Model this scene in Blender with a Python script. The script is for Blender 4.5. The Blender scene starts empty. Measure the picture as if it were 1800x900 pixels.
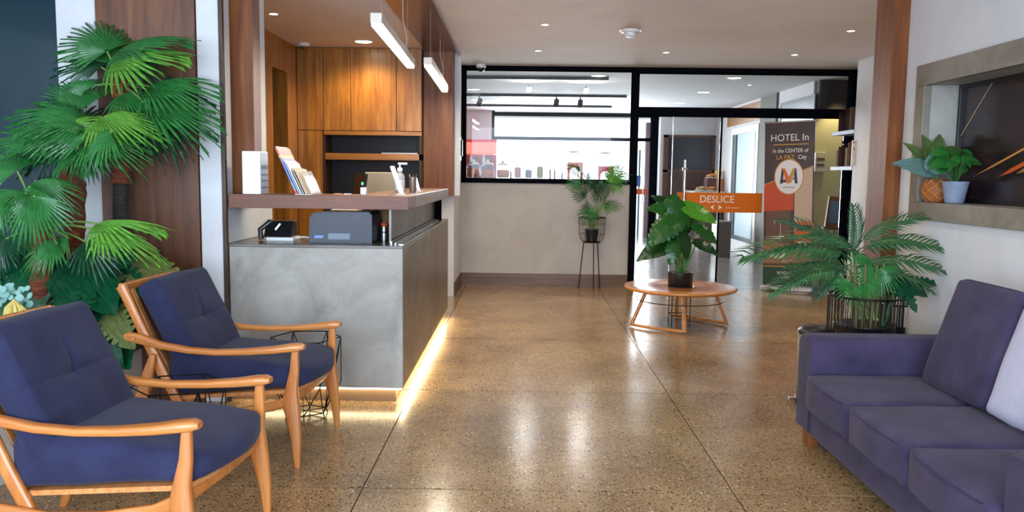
import bpy, bmesh, math, random
from mathutils import Vector, Matrix
from mathutils import noise as mnoise
random.seed(7)
sc = bpy.context.scene
C = sc.collection
PI = math.pi
# ---------------------------------------------------------------- camera
FPX, CH = 1420.0, 1.4
YAW, PITCH, ROLL = -0.011298, -0.1012176, 0.013
cF = Vector((math.sin(YAW)*math.cos(PITCH), math.cos(YAW)*math.cos(PITCH), math.sin(PITCH)))
r0 = Vector((math.cos(YAW), -math.sin(YAW), 0)); u0 = r0.cross(cF)
cR = r0*math.cos(ROLL)+u0*math.sin(ROLL); cU = -r0*math.sin(ROLL)+u0*math.cos(ROLL)
cam = bpy.data.cameras.new('camera'); camo = bpy.data.objects.new('camera', cam); C.objects.link(camo)
cam.sensor_width = 36; cam.lens = 36*FPX/1800; cam.clip_start = .05; cam.clip_end = 200
camo.matrix_world = Matrix(((cR.x, cU.x, -cF.x, 0), (cR.y, cU.y, -cF.y, 0), (cR.z, cU.z, -cF.z, CH), (0, 0, 0, 1)))
sc.camera = camo
def at(x, y, Y):
    "world point at depth Y seen at the pixel x, y of the 1800 x 900 photograph"
    d = cF+cR*((x-900)/FPX)+cU*((450-y)/FPX); d = d/d.y
    return Vector((0, 0, CH))+d*Y
def onz(x, y, z):
    d = cF+cR*((x-900)/FPX)+cU*((450-y)/FPX)
    return Vector((0, 0, CH))+d*((z-CH)/d.z)
# ---------------------------------------------------------------- world, exposure, big lights
w = bpy.data.worlds.new('sky'); sc.world = w; w.use_nodes = True
bg = w.node_tree.nodes['Background']; bg.inputs[0].default_value = (.86, .93, 1, 1); bg.inputs[1].default_value = 2.4
vs = sc.view_settings; vs.view_transform = 'Standard'; vs.look = 'None'; vs.exposure = 0.42; vs.gamma = 1; vs.use_curve_mapping = False
sc.cycles.max_bounces = 8; sc.cycles.diffuse_bounces = 4; sc.cycles.glossy_bounces = 4; sc.cycles.transmission_bounces = 4
sc.cycles.transparent_max_bounces = 12; sc.cycles.caustics_reflective = False; sc.cycles.caustics_refractive = False
sc.cycles.sample_clamp_indirect = 6; sc.cycles.use_denoising = True
def area(name, loc, rot, sx, sy, e, col, spread=PI):
    l = bpy.data.lights.new(name, 'AREA'); l.shape = 'RECTANGLE'; l.size = sx; l.size_y = sy; l.energy = e; l.color = col; l.spread = spread
    o = bpy.data.objects.new(name, l); C.objects.link(o); o.location = loc; o.rotation_euler = rot; return o
def spot(name, loc, e, col, ang=100, blend=.6, rot=(0, 0, 0), r=.04):
    l = bpy.data.lights.new(name, 'SPOT'); l.energy = e; l.color = col; l.spot_size = math.radians(ang); l.spot_blend = blend; l.shadow_soft_size = r
    o = bpy.data.objects.new(name, l); C.objects.link(o); o.location = loc; o.rotation_euler = rot; return o
area('daylight_front', (0, -1.9, 1.5), (PI/2, 0, 0), 8.0, 2.3, 430, (.60, .78, 1))       # storefront behind the camera
area('daylight_cafe', (1.0, 17.45, 1.45), (-PI/2, 0, 0), 3.6, 2.2, 360, (.86, .94, 1))   # street window of the cafe
# ---------------------------------------------------------------- materials
MATS = {}
def newmat(name):
    m = bpy.data.materials.new(name); m.use_nodes = True
    return m, m.node_tree, m.node_tree.nodes['Principled BSDF']
def s2l(c):
    return tuple((v/12.92 if v <= .04045 else ((v+.055)/1.055)**2.4) for v in c)
def rgb(r, g, b): return s2l((r/255, g/255, b/255))+(1,)
def plain(name, col, rough=.5, metal=0, spec=.5, emit=0, ecol=None, coat=0, sheen=0, bump=0, bscale=300):
    if name in MATS: return MATS[name]
    m, nt, p = newmat(name); MATS[name] = m
    p.inputs['Base Color'].default_value = col; p.inputs['Roughness'].default_value = rough; p.inputs['Metallic'].default_value = metal
    p.inputs['Specular IOR Level'].default_value = spec; p.inputs['Coat Weight'].default_value = coat
    if sheen: p.inputs['Sheen Weight'].default_value = sheen; p.inputs['Sheen Roughness'].default_value = .4
    if emit: p.inputs['Emission Color'].default_value = ecol or col; p.inputs['Emission Strength'].default_value = emit
    tc = nt.nodes.new('ShaderNodeTexCoord'); n = nt.nodes.new('ShaderNodeTexNoise'); n.inputs['Scale'].default_value = bscale if bump else 9
    n.inputs['Detail'].default_value = 3; nt.links.new(tc.outputs['Object'], n.inputs['Vector'])
    if bump:
        b = nt.nodes.new('ShaderNodeBump'); b.inputs['Strength'].default_value = bump; b.inputs['Distance'].default_value = .002
        nt.links.new(n.outputs['Fac'], b.inputs['Height']); nt.links.new(b.outputs[0], p.inputs['Normal'])
    elif not emit:
        h = nt.nodes.new('ShaderNodeMapRange'); h.inputs['To Min'].default_value = max(0, rough-.06); h.inputs['To Max'].default_value = min(1, rough+.06)
        nt.links.new(n.outputs['Fac'], h.inputs[0]); nt.links.new(h.outputs[0], p.inputs['Roughness'])
    return m
def ramp(nt, stops):
    r = nt.nodes.new('ShaderNodeValToRGB'); e = r.color_ramp.elements
    while len(e) < len(stops): e.new(.5)
    for i, (p, c) in enumerate(stops): e[i].position = p; e[i].color = c
    return r
def noise(nt, vec, scale, detail=4, rough=.55, dist=0):
    n = nt.nodes.new('ShaderNodeTexNoise'); n.inputs['Scale'].default_value = scale; n.inputs['Detail'].default_value = detail
    n.inputs['Roughness'].default_value = rough; n.inputs['Distortion'].default_value = dist; nt.links.new(vec, n.inputs['Vector']); return n
def mapping(nt, scale, src='Object'):
    tc = nt.nodes.new('ShaderNodeTexCoord'); mp = nt.nodes.new('ShaderNodeMapping'); mp.inputs['Scale'].default_value = scale
    nt.links.new(tc.outputs[src], mp.inputs[0]); return mp.outputs[0]
def wood(name, dark, mid, light, axis='z', rough=.38, coat=.2, sc_=1.0, metal=0, spec=.5):
    if name in MATS: return MATS[name]
    m, nt, p = newmat(name); MATS[name] = m
    s = {'x': (.6, 9, 9), 'y': (9, .6, 9), 'z': (9, 9, .6)}[axis]
    v = mapping(nt, tuple(k*sc_ for k in s)); n = noise(nt, v, 2.2, 8, .62, .6)
    r = ramp(nt, [(.28, dark), (.5, mid), (.74, light)]); nt.links.new(n.outputs['Fac'], r.inputs[0])
    v2 = mapping(nt, tuple(k*sc_*5 for k in s)); n2 = noise(nt, v2, 3.5, 4, .6)
    mx = nt.nodes.new('ShaderNodeMix'); mx.data_type = 'RGBA'; mx.blend_type = 'MULTIPLY'; mx.inputs[0].default_value = .35
    r2 = ramp(nt, [(.35, (.55, .5, .45, 1)), (.6, (1, 1, 1, 1))]); nt.links.new(n2.outputs['Fac'], r2.inputs[0])
    nt.links.new(r.outputs[0], mx.inputs[6]); nt.links.new(r2.outputs[0], mx.inputs[7]); nt.links.new(mx.outputs[2], p.inputs['Base Color'])
    p.inputs['Roughness'].default_value = rough; p.inputs['Coat Weight'].default_value = coat; p.inputs['Coat Roughness'].default_value = .25
    p.inputs['Metallic'].default_value = metal; p.inputs['Specular IOR Level'].default_value = spec
    b = nt.nodes.new('ShaderNodeBump'); b.inputs['Strength'].default_value = .12; b.inputs['Distance'].default_value = .002
    nt.links.new(n2.outputs['Fac'], b.inputs['Height']); nt.links.new(b.outputs[0], p.inputs['Normal'])
    return m
def mottled(name, c1, c2, c3, scale=2.5, rough=.55, stretch=(1, 1, 1), bump=.08, rr=.1, metal=0):
    if name in MATS: return MATS[name]
    m, nt, p = newmat(name); MATS[name] = m
    v = mapping(nt, stretch); n = noise(nt, v, scale, 9, .62, .8)
    r = ramp(nt, [(.3, c1), (.5, c2), (.7, c3)]); nt.links.new(n.outputs['Fac'], r.inputs[0]); nt.links.new(r.outputs[0], p.inputs['Base Color'])
    n2 = noise(nt, v, scale*6, 5)
    h = nt.nodes.new('ShaderNodeMapRange'); h.inputs['To Min'].default_value = rough-rr; h.inputs['To Max'].default_value = rough+rr
    nt.links.new(n2.outputs['Fac'], h.inputs[0]); nt.links.new(h.outputs[0], p.inputs['Roughness']); p.inputs['Metallic'].default_value = metal
    b = nt.nodes.new('ShaderNodeBump'); b.inputs['Strength'].default_value = bump; b.inputs['Distance'].default_value = .004
    nt.links.new(n2.outputs['Fac'], b.inputs['Height']); nt.links.new(b.outputs[0], p.inputs['Normal'])
    return m
def floor_mat(nm='polished_terrazzo', cs=(rgb(124, 97, 65), rgb(152, 122, 86), rgb(174, 145, 107))):
    m, nt, p = newmat(nm)
    v = mapping(nt, (1, 1, 1), 'Object')
    n = noise(nt, v, 1.3, 7, .6, .5)
    base = ramp(nt, [(.3, cs[0]), (.5, cs[1]), (.72, cs[2])]); nt.links.new(n.outputs['Fac'], base.inputs[0])
    oi = nt.nodes.new('ShaderNodeObjectInfo'); tint = ramp(nt, [(0, (.9, .9, .9, 1)), (1, (1.05, 1.03, 1, 1))]); nt.links.new(oi.outputs['Random'], tint.inputs[0])
    m0 = nt.nodes.new('ShaderNodeMix'); m0.data_type = 'RGBA'; m0.blend_type = 'MULTIPLY'; m0.inputs[0].default_value = 1
    nt.links.new(base.outputs[0], m0.inputs[6]); nt.links.new(tint.outputs[0], m0.inputs[7]); cur = m0.outputs[2]
    for scale, thr, col, k in ((58, .2, rgb(46, 36, 28), .85), (105, .22, rgb(40, 32, 26), .8), (44, .10, rgb(236, 222, 196), .75), (140, .22, rgb(206, 182, 146), .45)):
        vo = nt.nodes.new('ShaderNodeTexVoronoi'); vo.inputs['Scale'].default_value = scale; vo.inputs['Randomness'].default_value = 1; nt.links.new(v, vo.inputs['Vector'])
        # only some cells carry a chip
        sep = nt.nodes.new('ShaderNodeSeparateColor'); nt.links.new(vo.outputs['Color'], sep.inputs[0])
        a = nt.nodes.new('ShaderNodeMath'); a.operation = 'MULTIPLY'; a.inputs[1].default_value = thr*2; nt.links.new(sep.outputs[0], a.inputs[0])
        lt = nt.nodes.new('ShaderNodeMath'); lt.operation = 'LESS_THAN'; nt.links.new(vo.outputs['Distance'], lt.inputs[0]); nt.links.new(a.outputs[0], lt.inputs[1])
        kk = nt.nodes.new('ShaderNodeMath'); kk.operation = 'MULTIPLY'; kk.inputs[1].default_value = k; nt.links.new(lt.outputs[0], kk.inputs[0])
        mx = nt.nodes.new('ShaderNodeMix'); mx.data_type = 'RGBA'; mx.inputs[7].default_value = col
        nt.links.new(kk.outputs[0], mx.inputs[0]); nt.links.new(cur, mx.inputs[6]); cur = mx.outputs[2]
    # worn scuffs
    nt.links.new(cur, p.inputs['Base Color'])
    n3 = noise(nt, v, 5, 6, .6); h = nt.nodes.new('ShaderNodeMapRange'); h.inputs['To Min'].default_value = .13; h.inputs['To Max'].default_value = .27
    nt.links.new(n3.outputs['Fac'], h.inputs[0]); nt.links.new(h.outputs[0], p.inputs['Roughness'])
    n4 = noise(nt, v, 7, 3); b = nt.nodes.new('ShaderNodeBump'); b.inputs['Strength'].default_value = .12; b.inputs['Distance'].default_value = .01
    nt.links.new(n4.outputs['Fac'], b.inputs['Height']); nt.links.new(b.outputs[0], p.inputs['Normal'])
    p.inputs['Specular IOR Level'].default_value = .6
    return m
def glass(name, tint=(1, 1, 1, 1), refl=.09, rough=0.0, k=.5):
    m = bpy.data.materials.new(name); m.use_nodes = True; nt = m.node_tree; nt.nodes.clear()
    o = nt.nodes.new('ShaderNodeOutputMaterial'); t = nt.nodes.new('ShaderNodeBsdfTransparent'); t.inputs[0].default_value = tint
    g = nt.nodes.new('ShaderNodeBsdfGlossy'); g.inputs['Roughness'].default_value = rough
    f = nt.nodes.new('ShaderNodeLayerWeight'); f.inputs[0].default_value = .25; a = nt.nodes.new('ShaderNodeMath'); a.operation = 'MULTIPLY_ADD'
    a.inputs[1].default_value = k; a.inputs[2].default_value = refl*.4; nt.links.new(f.outputs['Fresnel'], a.inputs[0])
    mx = nt.nodes.new('ShaderNodeMixShader'); nt.links.new(a.outputs[0], mx.inputs[0]); nt.links.new(t.outputs[0], mx.inputs[1]); nt.links.new(g.outputs[0], mx.inputs[2])
    nt.links.new(mx.outputs[0], o.inputs[0]); MATS[name] = m; return m
def leafmat(name, dark, light, rough=.35, trans=.25, scale=3):
    if name in MATS: return MATS[name]
    m, nt, p = newmat(name); MATS[name] = m
    v = mapping(nt, (1, 14, 1)); n = noise(nt, v, scale, 4)
    r = ramp(nt, [(.3, dark), (.7, light)]); nt.links.new(n.outputs['Fac'], r.inputs[0]); nt.links.new(r.outputs[0], p.inputs['Base Color'])
    p.inputs['Roughness'].default_value = rough; p.inputs['Specular IOR Level'].default_value = .5
    tr = nt.nodes.new('ShaderNodeBsdfTranslucent'); nt.links.new(r.outputs[0], tr.inputs[0])
    mx = nt.nodes.new('ShaderNodeMixShader'); mx.inputs[0].default_value = trans
    nt.links.new(p.outputs[0], mx.inputs[1]); nt.links.new(tr.outputs[0], mx.inputs[2]); nt.links.new(mx.outputs[0], nt.nodes['Material Output'].inputs[0])
    return m
def fabric(name, c1, c2, rough=.85, sheen=.08, sc_=450):
    if name in MATS: return MATS[name]
    m, nt, p = newmat(name); MATS[name] = m
    v = mapping(nt, (1, 1, 1)); n = noise(nt, v, 5, 6, .6); n2 = noise(nt, v, sc_, 2)
    ad = nt.nodes.new('ShaderNodeMath'); ad.operation = 'MULTIPLY_ADD'; ad.inputs[1].default_value = .35; nt.links.new(n2.outputs['Fac'], ad.inputs[0]); 
    sb = nt.nodes.new('ShaderNodeMath'); sb.operation = 'SUBTRACT'; sb.inputs[1].default_value = .17; nt.links.new(n.outputs['Fac'], sb.inputs[0]); nt.links.new(sb.outputs[0], ad.inputs[2])
    r = ramp(nt, [(.3, c1), (.7, c2)]); nt.links.new(ad.outputs[0], r.inputs[0]); nt.links.new(r.outputs[0], p.inputs['Base Color'])
    p.inputs['Roughness'].default_value = rough; p.inputs['Sheen Weight'].default_value = sheen; p.inputs['Specular IOR Level'].default_value = .2
    b = nt.nodes.new('ShaderNodeBump'); b.inputs['Strength'].default_value = .25; b.inputs['Distance'].default_value = .0015
    nt.links.new(n2.outputs['Fac'], b.inputs['Height']); nt.links.new(b.outputs[0], p.inputs['Normal'])
    return m
M_FLOOR = floor_mat(); M_FLOORH = floor_mat('hall_terrazzo', (rgb(92, 92, 92), rgb(112, 112, 112), rgb(132, 132, 132)))
M_WHITE = mottled('white_plaster', rgb(205, 205, 208), rgb(214, 214, 216), rgb(222, 222, 222), 2, .7, bump=.05)
M_GREYW = mottled('warm_grey_plaster', rgb(176, 168, 160), rgb(186, 178, 170), rgb(194, 186, 178), 2, .75, bump=.05)
M_CEIL = mottled('ceiling_paint', rgb(222, 214, 210), rgb(228, 221, 217), rgb(233, 227, 223), 1.5, .8, bump=.03)
M_CEILB = plain('cafe_ceiling', rgb(205, 208, 210), .8)
M_BLACK = plain('black_metal', rgb(15, 16, 21), .7, 0, .0)
M_WIRE = plain('black_wire', rgb(12, 12, 14), .4, .5)
M_CONC = mottled('trowelled_cement', rgb(130, 125, 117), rgb(154, 149, 141), rgb(174, 170, 162), 3.2, .5, (1, 1, .8), .06, .1)
M_CONCT = mottled('dark_counter_top', rgb(78, 72, 66), rgb(96, 88, 80), rgb(112, 103, 94), 4, .25)
M_PORTAL = wood('portal_veneer', rgb(94, 46, 18), rgb(122, 68, 30), rgb(148, 92, 44), 'z', .45, 0, .8, 0, .35)
M_PORTALX = wood('portal_veneer_x', rgb(92, 50, 32), rgb(116, 68, 46), rgb(136, 88, 62), 'x', .42, 0, .8, 0, .4)
M_PORTALY = wood('portal_veneer_y', rgb(84, 52, 36), rgb(106, 68, 48), rgb(126, 86, 62), 'y', .3, .4, .8)
M_CAB = wood('cabinet_veneer', rgb(112, 68, 18), rgb(156, 102, 34), rgb(192, 138, 58), 'z', .36, .3, .8)
M_CABX = wood('cabinet_veneer_x', rgb(124, 78, 26), rgb(156, 102, 36), rgb(178, 122, 50), 'x', .36, .3, .8)
M_PANEL = wood('dark_panel_veneer', rgb(72, 42, 26), rgb(102, 62, 38), rgb(134, 86, 52), 'z', .45, .1, .6)
M_BASEW = wood('baseboard_wood', rgb(82, 54, 34), rgb(108, 74, 48), rgb(128, 92, 62), 'x', .45, .1)
M_CHAIRW = wood('beech_x', rgb(170, 98, 42), rgb(196, 122, 58), rgb(214, 146, 82), 'x', .3, .4, .8)
M_CHAIRZ = wood('beech_z', rgb(168, 96, 42), rgb(194, 120, 58), rgb(212, 144, 80), 'z', .3, .4, .8)
M_PLY = wood('ply_edge', rgb(180, 108, 56), rgb(206, 136, 78), rgb(222, 158, 100), 'y', .4, .2, 2)
M_TABLE = wood('table_wood', rgb(160, 92, 34), rgb(188, 118, 52), rgb(208, 142, 72), 'x', .22, .5, .8)
M_NAVY = fabric('navy_fabric', rgb(28, 31, 57), rgb(44, 47, 78))
M_SOFA = fabric('sofa_fabric', rgb(47, 40, 64), rgb(69, 60, 87))
M_PALE = fabric('pale_lilac_fabric', rgb(176, 176, 200), rgb(200, 200, 218))
M_PIPE = fabric('piping_dark', rgb(36, 32, 62), rgb(48, 42, 74))
M_STEEL = plain('brushed_steel', rgb(180, 176, 170), .38, 1)
M_CHROME = plain('chrome', rgb(220, 220, 220), .1, 1)
M_PLAST = plain('white_plastic', rgb(232, 232, 232), .35)
M_BLKP = plain('black_plastic', rgb(20, 20, 24), .35)
M_GREYP = plain('slate_plastic', rgb(52, 56, 70), .45)
M_GLASS = glass('clear_glass', (1, 1, 1, 1), .012); M_JAR = glass('jar_glass', (.97, .97, .97, 1), .01, .1, .15)
M_TRUNK = mottled('palm_fibre', rgb(72, 30, 14), rgb(112, 52, 28), rgb(142, 74, 42), 14, .85, (1, 1, 6), .6, .05)
M_SOIL = mottled('soil', rgb(28, 20, 14), rgb(44, 32, 24), rgb(60, 46, 34), 20, .95, bump=.5, rr=.02)
L_PALM = leafmat('palm_leaf', rgb(22, 84, 44), rgb(62, 146, 66), .32)
L_PALM2 = leafmat('palm_leaf_bright', rgb(54, 128, 40), rgb(128, 188, 72), .32, .3)
L_PALM3 = leafmat('palm_leaf_dark', rgb(12, 52, 36), rgb(30, 88, 52), .35)
L_MON = leafmat('monstera_leaf', rgb(10, 56, 38), rgb(24, 96, 58), .22, .12)
L_MONG = leafmat('monstera_gold', rgb(66, 92, 46), rgb(140, 142, 84), .3, .15)
L_TEAL = leafmat('grey_green_leaf', rgb(70, 104, 100), rgb(112, 146, 140), .4, .15)
L_CAL = leafmat('broad_leaf', rgb(16, 66, 26), rgb(50, 112, 40), .25, .3)
L_ARECA = leafmat('areca_leaf', rgb(22, 66, 38), rgb(74, 120, 70), .3, .2)
L_STEM = plain('green_stem', rgb(110, 146, 70), .5)
L_STEMD = plain('dark_stem', rgb(52, 96, 46), .5)
def emis(name, col, s):
    if name in MATS: return MATS[name]
    m = bpy.data.materials.new(name); m.use_nodes = True; nt = m.node_tree; nt.nodes.clear()
    o = nt.nodes.new('ShaderNodeOutputMaterial'); e = nt.nodes.new('ShaderNodeEmission'); e.inputs[0].default_value = col; e.inputs[1].default_value = s
    nt.links.new(e.outputs[0], o.inputs[0]); MATS[name] = m; return m
# ---------------------------------------------------------------- mesh builder and object helpers
class MB:
    def __init__(s): s.v = []; s.f = []; s.sm = []
    def add(s, vs, fs, smooth=False):
        k = len(s.v); s.v += [tuple(v) for v in vs]; s.f += [tuple(i+k for i in f) for f in fs]; s.sm += [smooth]*len(fs); return s
    def box(s, x0, x1, y0, y1, z0, z1, m=None):
        vs = [Vector((x, y, z)) for z in (z0, z1) for y in (y0, y1) for x in (x0, x1)]
        if m is not None: vs = [m @ v for v in vs]
        return s.add(vs, [(0, 2, 3, 1), (4, 5, 7, 6), (0, 1, 5, 4), (2, 6, 7, 3), (0, 4, 6, 2), (1, 3, 7, 5)])
    def obox(s, c, sx, sy, sz, rot=None):
        m = Matrix.Translation(c) @ (rot.to_4x4() if rot is not None else Matrix())
        return s.box(-sx/2, sx/2, -sy/2, sy/2, -sz/2, sz/2, m)
    def tube(s, pts, r, n=8, closed=False, caps=True):
        pts = [Vector(p) for p in pts]; N = len(pts); rr = r if isinstance(r, (list, tuple)) else [r]*N
        vs = []; up = None
        for i, p in enumerate(pts):
            a = pts[(i-1) % N] if (i > 0 or closed) else p; b = pts[(i+1) % N] if (i < N-1 or closed) else p
            t = (b-a).normalized() if (b-a).length > 1e-9 else Vector((0, 0, 1))
            if up is None: up = t.orthogonal().normalized()
            up = (up-t*up.dot(t)); up = up.normalized() if up.length > 1e-6 else t.orthogonal().normalized()
            q = t.cross(up)
            for k in range(n):
                an = 2*PI*k/n; vs.append(p+(up*math.cos(an)+q*math.sin(an))*rr[i])
        fs = []
        for i in range(N if closed else N-1):
            j = (i+1) % N
            for k in range(n): fs.append((i*n+k, i*n+(k+1) % n, j*n+(k+1) % n, j*n+k))
        s.add(vs, fs, True)
        if caps and not closed: s.add(vs[:n], [tuple(reversed(range(n)))]); s.add(vs[-n:], [tuple(range(n))])
        return s
    def lathe(s, prof, c=(0, 0, 0), n=28, capb=True, capt=False, smooth=True):
        c = Vector(c); vs = []
        for r, z in prof:
            for k in range(n): an = 2*PI*k/n; vs.append(c+Vector((r*math.cos(an), r*math.sin(an), z)))
        fs = [(i*n+k, i*n+(k+1) % n, (i+1)*n+(k+1) % n, (i+1)*n+k) for i in range(len(prof)-1) for k in range(n)]
        s.add(vs, fs, smooth)
        if capb: s.add(vs[:n], [tuple(reversed(range(n)))])
        if capt: s.add(vs[-n:], [tuple(range(n))])
        return s
    def sweep(s, pts, wt, side=(0, 1, 0), n=12, e=.6):
        "rounded section: wt = [(width along side, thickness)]"
        pts = [Vector(p) for p in pts]; N = len(pts); vs = []; side = Vector(side)
        for i, p in enumerate(pts):
            t = (pts[min(i+1, N-1)]-pts[max(i-1, 0)]).normalized(); sd = (side-t*side.dot(t)).normalized(); nn = t.cross(sd)
            w_, t_ = wt[i] if isinstance(wt, list) else wt
            for k in range(n):
                an = 2*PI*(k+.5)/n; ca, sa = math.cos(an), math.sin(an)
                vs.append(p+sd*(math.copysign(abs(ca)**e, ca)*w_/2)+nn*(math.copysign(abs(sa)**e, sa)*t_/2))
        s.add(vs, [(i*n+k, i*n+(k+1) % n, (i+1)*n+(k+1) % n, (i+1)*n+k) for i in range(N-1) for k in range(n)], True)
        s.add(vs[:n], [tuple(reversed(range(n)))]); s.add(vs[-n:], [tuple(range(n))]); return s
    def prism(s, poly, ax, a, b, smooth=False):
        "poly in the plane across axis ax, extruded a to b"
        def mk(p, t): return {'x': (t, p[0], p[1]), 'y': (p[0], t, p[1]), 'z': (p[0], p[1], t)}[ax]
        n = len(poly); vs = [mk(p, a) for p in poly]+[mk(p, b) for p in poly]
        return s.add(vs, [tuple(range(n)), tuple(range(n, 2*n))]+[(i, (i+1) % n, (i+1) % n+n, i+n) for i in range(n)], smooth)
    def cushion(s, lx, ly, lz, r=.03, puff=.02, puffs=None, n=14, warp=None, c=(0, 0, 0), seed=0, side_puff=.01):
        "soft box centred at c; puff on top and bottom; warp(v)->v"
        puffs = puffs if puffs is not None else puff
        hx, hy, hz = lx/2, ly/2, lz/2; idx = {}; vs = []; fs = []; m = 6
        gx = [-1+2*i/n for i in range(n+1)]; gz = [-1+2*i/m for i in range(m+1)]
        def V(a, b, cc):
            key = (round(a, 4), round(b, 4), round(cc, 4))
            if key in idx: return idx[key]
            p = Vector((a*hx, b*hy, cc*hz)); q = Vector((max(-hx+r, min(hx-r, p.x)), max(-hy+r, min(hy-r, p.y)), max(-hz+r*.9, min(hz-r*.9, p.z)))); d = p-q
            if d.length > 1e-6: p = q+d.normalized()*r*min(1, max(abs(d.x), abs(d.y), abs(d.z))/r)
            k = (1-a*a)*(1-b*b)
            p.z += (puff if cc > 0 else -puffs)*abs(cc)*k**.5*min(1, abs(cc)*1.2)
            p.x += side_puff*a*(1-cc*cc)*(1-b*b); p.y += side_puff*b*(1-cc*cc)*(1-a*a)
            p += mnoise.noise_vector(p*5+Vector((seed*7.3, 0, 0)))*.006
            if warp: p = warp(p)
            idx[key] = len(vs); vs.append(p+Vector(c)); return idx[key]
        for A, B, f in ((gx, gx, lambda a, b: V(a, b, 1)), (gx, gx, lambda a, b: V(b, a, -1)), (gx, gz, lambda a, b: V(a, -1, b)), (gx, gz, lambda a, b: V(-a, 1, b)),
                        (gx, gz, lambda a, b: V(1, a, b)), (gx, gz, lambda a, b: V(-1, -a, b))):
            for i in range(len(A)-1):
                for j in range(len(B)-1): fs.append((f(A[i], B[j]), f(A[i+1], B[j]), f(A[i+1], B[j+1]), f(A[i], B[j+1])))
        return s.add(vs, fs, True)
    def mesh(s, name, off=(0, 0, 0)):
        off = Vector(off); me = bpy.data.meshes.new(name); me.from_pydata([tuple(Vector(v)-off) for v in s.v], [], s.f)
        me.polygons.foreach_set('use_smooth', s.sm); me.update(); return me
def rootof(o):
    while o.parent: o = o.parent
    return o
def obj(name, mb, mat, parent=None, bevel=0, label=None, sub=0):
    off = rootof(parent).location if parent else (0, 0, 0)
    me = mb if isinstance(mb, bpy.types.Mesh) else mb.mesh(name, off); o = bpy.data.objects.new(name, me); C.objects.link(o)
    if mat and not me.materials: me.materials.append(mat)
    o.parent = parent
    if bevel: b = o.modifiers.new('edge', 'BEVEL'); b.width = bevel; b.segments = 2; b.limit_method = 'ANGLE'
    if sub: b = o.modifiers.new('smooth', 'SUBSURF'); b.levels = sub; b.render_levels = sub
    if label: o['label'] = label
    return o
def box(name, d, mat, parent=None, bevel=0, label=None): return obj(name, MB().box(*d), mat, parent, bevel, label)
def tag(o, label, cat, group=None, kind=None):
    o['label'] = label; o['category'] = cat
    if group: o['group'] = group
    if kind: o['kind'] = kind
    return o
def thing(name, label, cat, loc=(0, 0, 0), group=None):
    o = bpy.data.objects.new(name, None); C.objects.link(o); o.location = loc; o.empty_display_size = .1; return tag(o, label, cat, group)
def struct(name, label, mat, *boxes, bevel=0, cat=None):
    mb = MB()
    for d in boxes: mb.box(*d)
    o = obj(name, mb, mat, None, bevel); o['kind'] = 'structure'; o['label'] = label; o['category'] = cat or name.split('_')[0]; return o
def dup(root, loc=None, rotz=None, label=None, group=None):
    r = root.copy(); C.objects.link(r)
    if loc is not None: r.location = loc
    if rotz is not None: r.rotation_euler = (0, 0, rotz)
    if label: r['label'] = label
    if group: r['group'] = group
    for ch in list(root.children):
        c = ch.copy(); C.objects.link(c); c.parent = r
        for g in list(ch.children):
            d = g.copy(); C.objects.link(d); d.parent = c
    return r
def text(name, s, size, loc, mat, parent, rot=(PI/2, 0, 0), align='CENTER', ext=.0008, xs=1.0, label=None):
    cu = bpy.data.curves.new(name, 'FONT'); cu.body = s; cu.size = size; cu.align_x = align; cu.align_y = 'CENTER'; cu.extrude = ext; cu.materials.append(mat)
    o = bpy.data.objects.new(name, cu); C.objects.link(o); bpy.context.view_layer.update()
    me = bpy.data.meshes.new_from_object(o.evaluated_get(bpy.context.evaluated_depsgraph_get())); bpy.data.objects.remove(o)
    if not me.materials: me.materials.append(mat)
    o = bpy.data.objects.new(name, me); C.objects.link(o); o.parent = parent; o.location = Vector(loc)-(Vector(rootof(parent).location) if parent else Vector()); o.rotation_euler = rot; o.scale = (xs, 1, 1)
    if label: o['label'] = label
    return o
def place(mesh, name, hub, tip, nrm, parent, mat=None, wid=1.0):
    "leaf mesh of unit length along +X, face +Z, set from hub to tip"
    hub, tip, nrm = Vector(hub), Vector(tip), Vector(nrm); x = tip-hub; L = x.length; x.normalize(); z = (nrm-x*nrm.dot(x)).normalized(); y = z.cross(x)
    h = hub-Vector(rootof(parent).location)
    o = bpy.data.objects.new(name, mesh); C.objects.link(o); o.parent = parent
    o.matrix_basis = Matrix(((x.x*L, y.x*L*wid, z.x*L, h.x), (x.y*L, y.y*L*wid, z.y*L, h.y), (x.z*L, y.z*L*wid, z.z*L, h.z), (0, 0, 0, 1))); return o
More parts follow.
